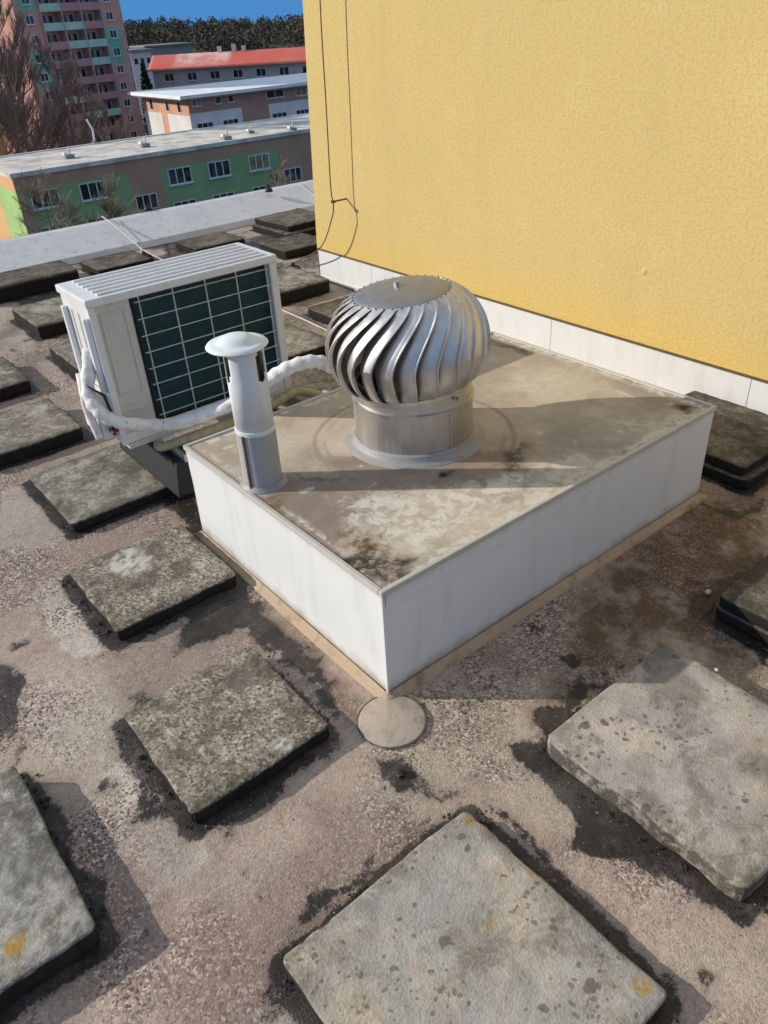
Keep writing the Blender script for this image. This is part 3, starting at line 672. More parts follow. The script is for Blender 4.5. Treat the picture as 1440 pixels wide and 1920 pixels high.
# lean of the rotor about the view direction (slightly out of true)
vd = Vector((RC[2][0], RC[2][1], 0)).normalized()
LEAN = Matrix.Translation((0, 0, TH0)) @ Matrix.Rotation(rad(-5.0), 4, vd) @ Matrix.Translation((0, 0, -TH0))
def leanv(q): return tuple(LEAN @ Vector(q))
def rprof(t):                            # radius along the vane, t = 0 bottom .. 1 top
    return .200 + (.160 - .200) * t + .083 * math.sin(math.pi * min(1, max(0, t))) ** .72
def zprof(t): return TH0 + (TH1 - TH0) * (0.5 - 0.5 * math.cos(math.pi * (0.04 + .92 * t))) if False else TH0 + (TH1 - TH0) * (t + .03 * math.sin(2 * math.pi * t) * -1)
def twist(t): return rad(36) * max(0, (t - .40) / .60) ** 1.6
NV = 24
fr_ang = math.atan2(CAM[1] - TC[1], CAM[0] - TC[0])       # azimuth facing the viewer
vm = None
def vane(a0):
    mb = MB(); nt_, nu = 22, 7; vs = []
    for i in range(nt_ + 1):
        t = i / nt_; R_ = rprof(t); z = zprof(t); tw = twist(t); open_ = math.sin(math.pi * min(1, max(0, t))) ** .6
        for j in range(nu + 1):
            u = j / nu
            az = a0 + tw + rad(17.5) * u - rad(2.5)
            r = R_ - .046 * open_ * (1 - u) ** 1.25 - .004 * (1 - u) + .007 * math.sin(u * math.pi) * open_
            vs.append(leanv((r * math.cos(az), r * math.sin(az), z)))
        az = a0 + tw + rad(15.0)
        for (dr, da) in ((.009, .3), (.009, .95), (-.003, 1.0)):     # the folded rib on the outer edge
            r = R_ + dr * (.3 + .7 * open_); vs.append(leanv((r * math.cos(az + rad(da * 1.3)), r * math.sin(az + rad(da * 1.3)), z)))
    n = nu + 4; fs = []
    for i in range(nt_):
        for j in range(n - 1): fs.append((i*n+j, i*n+j+1, (i+1)*n+j+1, (i+1)*n+j))
    mb.add(vs, fs); o = mb.build('vane', M['steel'], tv); autosmooth(o, 35)
    md = o.modifiers.new('thick', 'SOLIDIFY'); md.thickness = .0012; md.offset = 0
    return o
for k in range(NV): vane(fr_ang + 2 * math.pi * k / NV - rad(12))
td = MB(); td.lathe([(0.0, TH1 + .016), (.10, TH1 + .012), (.148, TH1 + .005), (.162, TH1 - .003), (.166, TH1 - .010), (.160, TH1 - .012), (.0, TH1 - .006)], n=60)
td.v = [leanv(q) for q in td.v]; autosmooth(td.build('top_plate', M['steel_dark'], tv), 50)
nub = MB()
for k in range(36):
    a = 2 * math.pi * k / 36 ; c, s_ = math.cos(a), math.sin(a)
    q = Vector((.160 * c, .160 * s_, TH1 + .0005)); nub.tube([q, q + Vector((0, 0, .0028))], .0032, 6)
nub.v = [leanv(q) for q in nub.v]; nub.build('rivets', M['steel_dark'], tv)['kind'] = 'stuff'
bt = MB(); bt.tube([(0, .02, TH1 + .012), (0, .02, TH1 + .030)], .010, 6); bt.v = [leanv(q) for q in bt.v]; bt.build('bolt', M['alu'], tv)
br = MB(); br.lathe([(.212, TH0 - .004), (.214, TH0 + .010), (.190, TH0 + .014), (.188, TH0 - .004)], n=60, closed=True); br.v = [leanv(q) for q in br.v]
autosmooth(br.build('lower_ring', M['steel'], tv), 40)
bo = MB()
q = Vector((.209 * math.cos(fr_ang + rad(42)), .209 * math.sin(fr_ang + rad(42)), .205)); bo.tube([q * 1.0, Vector((q.x * 1.08, q.y * 1.07, q.z))], .008, 6); bo.build('clamp_bolt', M['alu'], tv)
ax = MB(); ax.tube([(0, 0, .2), (0, 0, TH1 - .01)], .012, 8); ax.lathe([(0, .21), (.19, .21)], n=32); ax.build('inner_shaft', M['dark'], tv)

# ---- vent pipe
PC = (.075, .703)
vp = tag(empty('vent_pipe', (PC[0], PC[1], BH)), 'white plastic vent pipe with a flat mushroom cap near the left edge of the box', 'vent pipe')
p1 = MB(); p1.lathe([(.0625, 0), (.0625, .196), (.058, .197), (.058, 0)], n=40, closed=True); autosmooth(p1.build('sleeve', M['sleeve'], vp))
s1 = MB(); s1.box(-.004, .004, -.066, -.061, .005, .194); so1 = s1.build('sleeve_seam', M['rust'], vp); so1.rotation_euler = (0, 0, fr_ang + math.pi / 2 - rad(28))
p2 = MB(); n = 48; PZ = [.197, .36, .365, .385, .41, .43, .445, .47]
vs = []; fs = []; Rr = .0605
for z in PZ:
    for k in range(n): a = fr_ang + 2 * math.pi * k / n; vs.append((Rr * math.cos(a), Rr * math.sin(a), z))
def hole(k, i):
    a = (360 * (k + .5) / n) % 360; a = a if a <= 180 else a - 360
    ww = (0, 9, 15, 19, 19, 17, 12)[i]
    return i >= 1 and any(abs(((a - c + 180) % 360) - 180) < ww for c in (-58, 62, 180))
for i in range(len(PZ) - 1):
    for k in range(n):
        if not hole(k, i): fs.append((i*n+k, i*n+(k+1)%n, (i+1)*n+(k+1)%n, (i+1)*n+k))
p2.add(vs, fs); o = p2.build('tube', M['pvc'], vp, smooth=True); md = o.modifiers.new('t', 'SOLIDIFY'); md.thickness = .004; md.offset = -1
cl = MB(); cl.lathe([(.0635, .192), (.0635, .204), (.0595, .206), (.0595, .192)], n=40, closed=True); autosmooth(cl.build('collar', M['pvc'], vp))
inn = MB(); inn.lathe([(.050, .3), (.040, .47)], n=24); inn.build('inner_cone', M['rust'], vp, smooth=True)
cpz = .468
cap = MB(); cap.lathe([(0, cpz + .030), (.024, cpz + .0285), (.044, cpz + .023), (.054, cpz + .014), (.062, cpz + .009), (.074, cpz + .009), (.088, cpz + .005), (.092, cpz), (.088, cpz - .004), (.05, cpz + .002), (0, cpz + .004)], n=56)
co = cap.build('cap', M['pvc_cap'], vp); autosmooth(co, 50); off = Vector((RC[0][0], RC[0][1], 0)) * -.015; co.location = off
bf = MB(); bf.lathe([(.078, -.004), (.073, .004), (.066, .008), (.0635, .016)], n=40); bf.build('base_collar', M['flashgrey'], vp, smooth=True)

# ------------------------------------------------------------------ air conditioner
AX, AY, AZ = .315, 1.679, .256; AW, AD, AHt = .79, .291, .584
ac = tag(empty('air_conditioner', (AX, AY, 0)), 'white outdoor air conditioner unit showing its dark teal coil behind a wire grid', 'air conditioner')
x0, x1, y0, y1 = -AW / 2, AW / 2, -AD / 2, AD / 2; z0, z1 = AZ, AZ + AHt
cs = MB()                                                  # casing made as a shell of walls round the open coil side
cs.box(x0, x0 + .018, y0, y1, z0, z1 - .03); cs.box(x1 - .030, x1, y0, y1, z0, z1 - .03); cs.box(x0 + .018, x1 - .03, y1 - .018, y1, z0, z1 - .03)
cs.box(x0 + .018, x1 - .03, y0, y0 + .018, z0, z0 + .045)
cs.build('casing', M['white_metal'], ac, bevel=.005)
tp = MB(); tp.box(x0 - .008, x1 + .008, y0 - .008, y1 + .008, z1 - .03, z1)
tp.build('top_panel', M['white_metal'], ac, bevel=.007, seg=3)
rg = MB()
for k in range(6): yy = y0 + .028 + k * (AD - .056) / 5; rg.box(x0 + .05, x1 - .03, yy - .008, yy + .008, z1 - .004, z1 + .007)
rg.build('top_ribs', M['white_metal'], ac, bevel=.004)
pn = MB(); pw = .155; pn.box(x0 + .0185, x0 + pw, y0 + .002, y0 + .014, z0 + .0455, z1 - .0305)
pn.build('service_panel', M['cream_panel'], ac, bevel=.003)
pf = MB(); a0, a1, b0, b1 = x0 + .034, x0 + pw - .022, z0 + .20, z1 - .06
for (q0, q1, r0, r1) in ((a0, a1, b1 - .008, b1), (a0, a1, b0, b0 + .008), (a0, a0 + .008, b0 + .0085, b1 - .0085), (a1 - .008, a1, b0 + .0085, b1 - .0085)): pf.box(q0, q1, y0 - .003, y0 + .003, r0, r1)
for k in range(4): pf.box(a0 + .02, a1 - .015, y0 - .001, y0 + .003, z0 + .07 + k * .03, z0 + .078 + k * .03)
pf.build('panel_moulding', M['cream_panel'], ac, bevel=.002)
cx0, cx1 = x0 + pw + .006, x1 - .0305
co_ = MB(); co_.box(cx0, cx1, y0 + .030, y0 + .06, z0 + .046, z1 - .031)
for k in range(44): zz = z0 + .05 + k * .0114; co_.box(cx0 + .002, cx1 - .002, y0 + .026, y0 + .0298, zz, zz + .0045)
co_.build('coil', M['coil'], ac)
fr = MB(); fr.box(cx0 - .006, cx0 + .003, y0 - .001, y0 + .029, z0 + .046, z1 - .031)
fr.build('coil_frame', M['dark'], ac)
gw = MB(); nx = 5; nz = 8
for k in range(nx): xx = cx0 + .030 + k * (cx1 - cx0 - .045) / (nx - 1); gw.tube([(xx, y0 + .004, z0 + .046), (xx, y0 + .004, z1 - .031)], .0030, 6)
for k in range(nz): zz = z0 + .075 + k * (AHt - .125) / (nz - 1); gw.tube([(cx0 + .01, y0 + .001, zz), (cx1 - .002, y0 + .001, zz)], .0023, 6)
gw.build('wire_guard', M['wire'], ac)
fs_ = MB(); fs_.box(x1 - .029, x1 + .004, y0 - .004, y0 + .03, z0, z1 - .0305); fs_.build('corner_post', M['white_metal'], ac, bevel=.004)
fl2 = MB(); fl2.box(x0 - .004, x0 + .022, y0 - .004, y0 + .0015, z0, z1 - .0305); fl2.build('corner_post', M['white_metal'], ac, bevel=.002)
# left side: vertical grooves, handle, valve cover
gv = MB()
for k in range(3): yy = y0 + .05 + k * .07; gv.box(x0 - .0015, x0 + .002, yy, yy + .014, z0 + .24, z1 - .075)
gv.build('side_grooves', M['sleeve'], ac)
hn = MB(); hn.box(x0 - .022, x0 - .0005, y0 + .02, y0 + .045, z0 + .22, z1 - .07); hn.build('side_rail', M['white_metal'], ac, bevel=.005); hn = MB(); hn.box(x0 - .020, x0 - .0005, y1 - .055, y1 - .03, z0 + .22, z1 - .07); hn.build('side_rail', M['white_metal'], ac, bevel=.005)
vc = MB(); vc.box(x0 - .055, x0 - .0005, y0 + .03, y1 - .06, z0 + .03, z0 + .15); vc.box(x0 - .045, x0 - .0005, y0 + .05, y1 - .08, z0 + .15, z0 + .22); vc.build('valve_cover', M['white_metal'], ac, bevel=.010, seg=3)
for (dy, dz) in ((y0 + .010, z0 + .075), (y0 + .012, z0 + .125)):
    vv = MB(); vv.tube([(x0 - .002, dy, dz), (x0 - .035, dy, dz)], .012, 8); vv.tube([(x0 - .030, dy, dz), (x0 - .030, dy - .03, dz - .004)], .008, 8); vv.build('valve', M['copper'], ac)
pc = MB(); pc.tube([(x0 - .03, y0 + .06, z0 + .30), (x0 - .07, y0 + .02, z0 + .27), (x0 - .035, y0 - .03, z0 + .24), (x0 - .02, y0 - .03, z0 + .14), (x0 - .035, y0 - .02, z0 + .09)], .006, 6)
pc.build('power_cable', M['rubber'], ac, smooth=True)
# base tray lip and mounting feet brackets
bt_ = MB(); bt_.box(x0 + .02, x1 - .03, y0 - .006, y1, z0 - .022, z0 - .0005); bt_.build('base_tray', M['cream_panel'], ac, bevel=.003)
for xx in (-.215, .255):
    fb = MB(); fb.box(xx - .03, xx + .03, y0 - .05, y1 + .05, z0 - .030, z0 - .0225); fb.build('foot_bracket', M['white_metal'], ac, bevel=.002)
# rubber beams with aluminium rails carry the unit
def beam(xc, label):
    t = tag(empty('support_beam', (xc, AY - .04, 0)), label, 'mounting beam', 'rubber beams under the air conditioner')
    b = MB(); L = .30; h0, h1 = .052, .190
    w0, w1 = .085, .055
    b.add([(-w0, -L, h0), (w0, -L, h0), (w0, L, h0), (-w0, L, h0), (-w1, -L + .03, h1), (w1, -L + .03, h1), (w1, L - .03, h1), (-w1, L - .03, h1)],
          [(0,3,2,1),(4,5,6,7),(0,1,5,4),(1,2,6,5),(2,3,7,6),(3,0,4,7)])
    b.build('rubber_block', M['rubber'], t, bevel=.008)
    r = MB(); r.box(-.024, -.010, -L + .01, L - .04, h1 + .0005, h1 + .034); r.box(.010, .024, -L + .01, L - .04, h1 + .0005, h1 + .034); r.box(-.0095, .0095, -L + .01, L - .04, h1 + .0005, h1 + .006)
    r.build('rail', M['alu'], t, bevel=.002)
beam(.105, 'black rubber beam with a metal rail under the left end of the air conditioner')
beam(.565, 'black rubber beam with a metal rail under the right half of the air conditioner, behind the vent pipe')

def smoothpath(pts, k=8):
    pts = [Vector(q) for q in pts]; out = []
    P_ = [pts[0] * 2 - pts[1]] + pts + [pts[-1] * 2 - pts[-2]]
    for i in range(1, len(P_) - 2):
        a, b, c, d = P_[i - 1:i + 3]
        for j in range(k):
            t = j / k; out.append(.5 * ((2 * b) + (c - a) * t + (2 * a - 5 * b + 4 * c - d) * t * t + (3 * b - a - 3 * c + d) * t ** 3))
    out.append(pts[-1]); return out
def onY(px, py, y): x, z = atY(px, py, y); return (x, y, z)
ip = tag(empty('insulated_pipe', (0, 0, 0)), 'white wrapped refrigerant pipe looping from the air conditioner past the vent pipe', 'pipe')
path = smoothpath([onY(168, 655, 1.62), onY(166, 735, 1.56), onY(186, 772, 1.50), onY(225, 792, 1.47), onY(290, 797, 1.45), onY(350, 790, 1.38), onY(430, 758, 1.24), onY(500, 714, 1.09), onY(545, 688, 1.02), onY(590, 678, .98), onY(628, 690, .955), (.69, .945, .475), (.76, .93, .412), (.86, .92, .41)], 10)
rr_ = [.0245 + .0022 * math.sin(i * 1.3) + .0015 * random.Random(i).random() for i in range(len(path))]
mb = MB(); mb.tube(path, rr_, 12); mb.build('insulation', M['insul'], ip, smooth=True)
path2 = smoothpath([onY(158, 740, 1.60), onY(165, 770, 1.60), onY(188, 822, 1.58)], 8)
mb = MB(); mb.tube([onY(150, 700, 1.62)] + path2, .017, 10); mb.build('pipe_tail', M['insul'], ip, smooth=True)
hp = tag(empty('hose', (0, 0, 0)), 'beige hose running below the white wrapped pipe in front of the air conditioner', 'hose')
mb = MB(); mb.tube(smoothpath([(.12, 1.60, .225), onY(300, 838, 1.48), onY(370, 815, 1.42), onY(440, 790, 1.40), onY(500, 765, 1.40), onY(560, 735, 1.45), (.93, 1.55, .12), (1.0, 1.7, .075)], 8), .019, 12); mb.build('hose_body', M['hose'], hp, smooth=True)
mb = MB()
for k in range(3):
    mb.tube(smoothpath([onY(520 + 8 * k, 755 - 4 * k, 1.50), onY(548 + 8 * k, 738 - 3 * k, 1.62), onY(575 + 6 * k, 742 - 4 * k, 1.5)], 5), .006, 6)
tag(mb.build('black_cable', M['rubber'], None, smooth=True), 'coil of thin black cable behind the vent pipe under the wrapped pipe', 'cable')

# ------------------------------------------------------------------ lightning conductor on the roof
def foot(x, y, z, label, sc=1.0):
    t = tag(empty('cable_holder', (x, y, z)), label, 'cable holder', 'black lightning cable holders')
    t.scale = (sc, sc, sc)
    b = MB(); b.lathe([(.0, .0), (.065, .0), (.068, .012), (.050, .05), (.022, .062), (0, .062)], n=20); autosmooth(b.build('weight', M['rubber'], t))
    c = MB(); c.box(-.012, .012, -.006, .006, .0625, .085); c.build('clip', M['rubber'], t)
foot(1.575, 5.08, 0, 'black cable foot on the roof right behind the top of the air conditioner')
foot(2.20, 3.80, 0, 'black cable foot against the corner of the yellow wall')
fx, fy = atZ(272, 390, .2); foot(fx, fy - .06, .185, 'small black cable holder on the outer parapet edge, left one', .6)
fx, fy = atZ(498, 355, .2); foot(fx, fy - .06, .185, 'small black cable holder on the outer parapet edge, right one', .6)
mb = MB(); mb.tube(smoothpath([(1.64, 6.04, .20), (1.632, 5.98, .21), (1.605, 5.5, .145), (1.577, 5.12, .090), (1.575, 5.08, .085), (1.585, 4.3, .05), (1.592, 3.0, .05), (1.59, 2.3, .03), (1.57, 1.6, .02)], 8), .0055, 6)
tag(mb.build('lightning_cable', M['cablew'], None, smooth=True), 'pale lightning cable crossing the grey parapet and running behind the air conditioner', 'cable')
mb = MB(); mb.tube(smoothpath([(2.20, 3.80, .078), (1.95, 3.83, .035), (1.58, 3.9, .05)], 8), .0045, 6)
tag(mb.build('lightning_cable', M['cablew'], None, smooth=True), 'short pale cable from the wall foot across the slabs to the long cable', 'cable')

# ------------------------------------------------------------------ parapet
pp = tag(empty('parapet', (0, 0, 0)), 'wide pale grey sheet-metal parapet along the far edge of the roof', 'parapet')
M['parapet'] = m_paint('pale_parapet_sheet', (0.72, 0.71, 0.70), (0.48, 0.45, 0.41), 0.7, 0.5, False)
def par(name, xa, xb, mat):
    mb = MB(); sec = [(5.50, -.01), (5.53, .045), (5.94, .175), (6.00, .185), (6.02, .15), (6.02, -.3), (5.50, -.3)]
    vs = [(xa, y, z) for y, z in sec] + [(xb, y, z) for y, z in sec]; n = len(sec)
    fs = [(i, (i + 1) % n, n + (i + 1) % n, n + i) for i in range(n)] + [tuple(range(n))[::-1], tuple(range(n, 2 * n))]
    mb.add(vs, fs); mb.build(name, mat, pp)
xs = [-6, -4, -2, -.3, 1.72, 3.72, 5.8, 8]
for a, b in zip(xs[:-1], xs[1:]): par('cap_sheet', a + .002, b - .002, M['parapet'])
for a in xs[1:-1]:
    mb = MB(); mb.add([(a - .012, 5.53, .049), (a + .012, 5.53, .049), (a + .012, 5.94, .180), (a - .012, 5.94, .180)], [(0, 1, 2, 3)]); o = mb.build('cap_joint', M['flash'], pp)
    md = o.modifiers.new('t', 'SOLIDIFY'); md.thickness = .003
# own building below the roof
hb = tag(empty('apartment_block', (0, 0, 0)), 'the flat-roofed building whose roof carries the box and the slabs', 'building')
M['own'] = simple('grey_render', (0.45, 0.43, 0.4), 0.9)
mb = MB(); mb.box(-6, 8, -6, 6.0, -22, -.32); mb.build('body', M['own'], hb)
mb = MB(); mb.box(3.2, 8, -6, 5.5, -.3, -.01); mb.box(-6, -4.0, -6, 5.5, -.3, -.006); mb.box(-4.0, 3.2, -6, -3.0, -.3, -.006); mb.build('roof_edge', M['felt'], hb)

# ------------------------------------------------------------------ yellow wall building
WX, WY = 2.293, 3.56; FH = .207
yb = tag(empty('yellow_building', (WX, WY, 0)), 'tall yellow rendered wall block with a white flashing strip along its foot', 'building')
mb = MB(); ZB, ZT = FH + .004, 3.4
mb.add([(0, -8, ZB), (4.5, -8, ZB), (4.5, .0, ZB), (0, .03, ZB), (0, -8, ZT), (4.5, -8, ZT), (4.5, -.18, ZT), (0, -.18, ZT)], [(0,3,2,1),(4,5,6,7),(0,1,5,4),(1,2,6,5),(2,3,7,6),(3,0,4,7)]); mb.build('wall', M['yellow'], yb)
mb = MB(); mb.box(.03, 4.47, -8.0, -.03, 0, FH + .003); mb.build('base_core', M['dark'], yb)
ys = [0.0, -.62, -1.38, -2.2, -3.34, -4.5, -5.6, -6.7, -8]
for a, b in zip(ys[:-1], ys[1:]):
    mb = MB(); mb.box(-.012, .0, b + .0015, a - .0015 if a < 0 else a + .012, .0, FH - .004); mb.build('flashing_panel', M['flash'], yb, bevel=.0015)
mb = MB(); mb.box(-.012, 4.0, .0, .012, 0, FH - .004); mb.build('flashing_panel', M['flash'], yb)
mb = MB(); mb.box(-.016, .02, -8, .01, FH - .0035, FH + .0035); mb.build('drip_edge', M['cable'], yb)
mb = MB(); mb.box(-.035, -.0125, -8, .0, .0, .012); mb.build('foot_seal', M['trim'], yb)
# wires on the wall: cable held off the wall by a bracket
lw = tag(empty('wall_cable', (WX, WY, 0)), 'thin dark lightning cable held off the yellow wall by a small bracket', 'cable')
SO = .11
def onX(px, py, x): y, z = atX(px, py, x); return (x, y, z)
pts = [onX(584, -400, WX - SO), onX(600, 0, WX - SO), onX(611, 190, WX - SO), onX(620, 350, WX - SO), onX(625, 382, WX - SO), onX(622, 410, WX - SO - .01), onX(600, 465, WX - .12), (2.20, 3.80, .078)]
mb = MB(); mb.tube(smoothpath([(q[0] - WX, q[1] - WY, q[2]) for q in pts], 8), .0042, 6); mb.build('wire', M['cable'], lw, smooth=True)
bq = onX(625, 378, WX - SO); mb = MB(); mb.tube([(-SO, bq[1] - WY, bq[2]), (0, bq[1] - WY, bq[2] + .0)], .006, 6); mb.lathe([(0, 0), (.018, 0), (.018, .012), (0, .012)], (-SO, bq[1] - WY, bq[2] - .006), 12)
mb.build('bracket', M['cable'], lw)
qy, qz = atX(1208, 510, WX); mb = MB(); mb.lathe([(0, .004), (.012, .003), (.017, 0)], n=16)
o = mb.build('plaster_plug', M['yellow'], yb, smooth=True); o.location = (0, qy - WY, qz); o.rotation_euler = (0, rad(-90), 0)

# ------------------------------------------------------------------ wide ground
GZ = -22.0
M['grass'] = simple('winter_grass', (0.07, 0.075, 0.035), 0.95, 0, 0.4, .02)
mb = MB(); mb.add([(-3000, -3000, GZ), (3000, -3000, GZ), (3000, 3000, GZ), (-3000, 3000, GZ)], [(0, 1, 2, 3)])
tag(mb.build('ground', M['grass']), kind='structure')
M['asphalt'] = simple('asphalt', (0.055, 0.055, 0.057), 0.9, 0, 0.2, .3)
mb = MB(); mb.box(-30, 120, 84, 91, GZ - .3, GZ + .02); tag(mb.build('road', M['asphalt']), kind='structure')
mb = MB(); mb.box(-30, 120, 91.0, 93, GZ - .3, GZ + .14); mb.box(-30, 120, 82, 84.0, GZ - .3, GZ + .14); M['pave'] = simple('paving', (0.3, 0.29, 0.27), 0.9); tag(mb.build('pavement', M['pave']), kind='structure')

# ------------------------------------------------------------------ background building helpers
def bm_(n, c, **k): M[n] = simple(n, c, k.get('rough', .9), 0, k.get('var', .15), k.get('sc', .5)); return M[n]
bm_('brown_render', (0.52, 0.32, 0.22)); bm_('green_render', (0.30, 0.46, 0.22)); bm_('green_light', (0.42, 0.62, 0.22)); bm_('orange_render', (0.8, 0.45, 0.2))
bm_('roof_pale', (0.8, 0.73, 0.63), var=.45, sc=.5); bm_('white_render', (0.84, 0.85, 0.87)); bm_('white_bright', (0.8, 0.77, 0.72)); bm_('salmon', (0.72, 0.36, 0.24))
bm_('brick_brown', (0.5, 0.31, 0.25)); bm_('tower_salmon', (0.72, 0.37, 0.29)); bm_('tower_green', (0.22, 0.54, 0.39)); bm_('tower_pink', (0.58, 0.3, 0.3)); bm_('tower_mint', (0.48, 0.72, 0.58))
bm_('grey_wall', (0.56, 0.56, 0.52)); bm_('frame_white', (0.75, 0.76, 0.76)); bm_('concrete_slab_edge', (0.55, 0.4, 0.34)); bm_('grey_roof', (0.3, 0.3, 0.28)); bm_('roof_white', (0.92, 0.93, 0.93))
g = NB('window_glass'); M['glass'] = g.done(g.mix(g.rng(g.noise(.9, 3), .4, .65), (0.012, 0.016, 0.02), (0.07, 0.08, 0.09)), 0.12, 0, 0.6)
g = NB('curtained_glass'); M['glass_y'] = g.done(g.mix(g.rng(g.noise(2, 3), .4, .65), (0.30, 0.26, 0.14), (0.2, 0.16, 0.09)), 0.3, 0, 0.5)
def rr():
    b = NB('red_metal_roof'); c = b.mix(b.rng(b.noise(.35, 4), .4, .65), (0.78, 0.13, 0.08), (0.70, 0.17, 0.12))
    D, L, O, A = b.attr('stain'); c = b.mix(b.math('MULTIPLY', L, b.rng(b.noise(.5, 5, .7), .35, .6, .3, 1)), c, (0.9, 0.6, 0.52)); return b.done(c, .6)
M['red_roof'] = rr()
def window(parent, x, z, w_, h_, leaves=2, y=0.0, glass='glass', sill=True, axis='x'):
    """frame + panes on a wall in the x-z plane facing -y (or y-z plane facing -x)"""
    f = MB(); g_ = MB(); t = .07
    def bxa(mb, a0, a1, d0, d1, c0, c1):
        if axis == 'x': mb.box(a0, a1, d0, d1, c0, c1)
        else: mb.box(d0, d1, a0, a1, c0, c1)
    bxa(f, x, x + w_, y - .06, y - .003, z, z + t); bxa(f, x, x + w_, y - .06, y - .003, z + h_ - t, z + h_)
    n = leaves
    for k in range(n + 1):
        xc = x + (w_ - t * 1.3) * k / n; bxa(f, xc, xc + t * 1.3, y - .06, y - .003, z + t + .001, z + h_ - t - .001)
    fo = f.build('window', M['frame_white'], parent)
    bxa(g_, x + .04, x + w_ - .04, y - .035, y - .0035, z + .04, z + h_ - .04); g_.build('pane', M[glass], fo)
    if sill: s_ = MB(); bxa(s_, x - .08, x + w_ + .08, y - .16, y - .003, z - .10, z - .002); s_.build('sill', M['frame_white'], fo)
    return fo

# ---- green and brown block (nearest)
gb = tag(empty('green_brown_block', (0, 0, 0)), 'long low block of green and brown render with a pale flat roof', 'building')
gY, gX0, gX1, gZt, gD = 67.41, 17.0, 64.0, -7.75, 11.0
mb = MB(); mb.box(gX0 + .05, gX1, gY + .06, gY + gD, GZ, gZt - .26); mb.build('body', M['brown_render'], gb)
mb = MB(); mb.box(gX0 - .15, gX1 + .1, gY - .15, gY + gD + .1, gZt - .25, gZt); mb.build('roof', M['roof_pale'], gb)
def face(name, xa, xb, za, zb, mat, y, par): m2 = MB(); m2.box(xa, xb, y, y + .05, za, zb); m2.build(name, M[mat], par)
face('brown_band', gX0, gX1, -9.0, gZt - .252, 'brown_render', gY, gb)
for a, b, mt in ((17.0, 17.7, 'brown_render'), (17.7, 26.3, 'green_render'), (26.3, 29.3, 'brown_render'), (29.3, 41.4, 'green_render'), (41.4, 46.5, 'brown_render'), (46.5, 58, 'green_render'), (58, 64, 'brown_render')):
    face('wall_panel', a + .001, b - .001, GZ, -9.002, mt, gY + (.0 if 'brown' in mt else -.004), gb)
for fz in range(5):
    dz = -2.75 * fz
    for xa in (17.95, 21.95, 29.9, 33.85, 38.1, 48, 52): window(gb, xa, -10.5 + dz, 2.25, 1.32, 3, gY - .004, 'glass_y' if (xa == 38.1 and fz == 0) else 'glass')
    for xa in (26.5, 41.8): window(gb, xa, -12.1 + dz, 2.0, 1.25, 3, gY, 'glass', False)
for (ya, yb_, za, zb, mt) in ((gY + .051, gY + gD - .01, -9.0, gZt - .252, 'orange_render'), (gY + .051, gY + 5.5, GZ, -9.002, 'green_light'), (gY + 5.502, gY + gD - .01, GZ, -9.002, 'orange_render')):
    m2 = MB(); m2.box(gX0 - .02, gX0 + .049, ya, yb_, za, zb); m2.build('end_panel', M[mt], gb)
mb = MB(); mb.box(gX0 - .15, gX1 + .1, gY - .15, gY + .1, gZt + .002, gZt + .10); mb.box(gX0 - .15, gX1 + .1, gY + gD - .15, gY + gD + .1, gZt + .002, gZt + .10); mb.build('roof_rim', M['white_bright'], gb)
def vent(px, py, s, label):
    x, y = atZ(px, py, gZt); t = tag(empty('roof_vent', (x, y, gZt)), label, 'roof vent', 'vents on the pale roof of the green block')
    b = MB(); b.box(-.6 * s, .6 * s, -.5 * s, .5 * s, .003, .45 * s); b.build('curb', M['grey_roof'], t)
    b = MB(); b.box(-.7 * s, -.2 * s, -.4 * s, .3 * s, .452 * s, .8 * s); b.tube([(.2 * s, 0, .452 * s), (.2 * s, 0, 1.3 * s)], .12 * s, 8); b.build('stack', M['white_bright'], t)
vent(130, 297, .65, 'grey and white vent on the pale roof, leftmost'); vent(272, 276, .65, 'grey and white vent on the pale roof, below the white-walled house')
vent(425, 262, .65, 'white vent on the pale roof, left of the pair by the far rim'); vent(470, 250, .5, 'small low vent on the pale roof, third from the left of the yellow wall')
vent(548, 246, .6, 'white vent on the pale roof nearest the yellow wall')
x, y = atZ(178, 270, gZt); t = tag(empty('roof_mast', (x, y, gZt)), 'thin pale mast on the far edge of the pale roof before the tower', 'mast'); b = MB(); b.tube([(0, 0, 0), (.1, 0, 1.2), (-.25, 0, 2.1)], .10, 8); b.build('pole', M['white_bright'], t)
b = MB(); b.tube([(0, 0, 0), (0, 0, .3)], .22, 8); b.build('mast_foot', M['grey_roof'], t)

# ---- white and brown house with the broad pale eave
mh = tag(empty('white_brown_house', (0, 0, 0)), 'brown and white house with a wide flat pale roof overhang', 'building')
mX, mY, mZ = 53.1, 108.196, -7.0
mb = MB(); mb.box(mX + .05, 92, mY + .05, 123.0, GZ, mZ - .3); mb.build('body', M['brick_brown'], mh)
mb = MB(); mb.box(mX - 1.6, 93, mY - 1.2, 124.2, mZ - .28, mZ + .12); mb.build('roof', M['roof_white'], mh)
mb = MB(); mb.box(mX - 1.5, 92.9, mY - 1.1, 124.1, mZ - .40, mZ - .282); mb.build('soffit', M['grey_roof'], mh)
face('upper_wall', mX, 92, -9.23, mZ - .402, 'brick_brown', mY, mh)
for a, b, mt in ((mX, 61.3, 'white_render'), (61.3, 65.9, 'brick_brown'), (65.9, 76, 'white_render'), (76, 80, 'brick_brown'), (80, 92, 'white_render')): face('lower_wall', a + .001, b - .001, GZ, -9.232, mt, mY - (.003 if 'white' in mt else 0), mh)
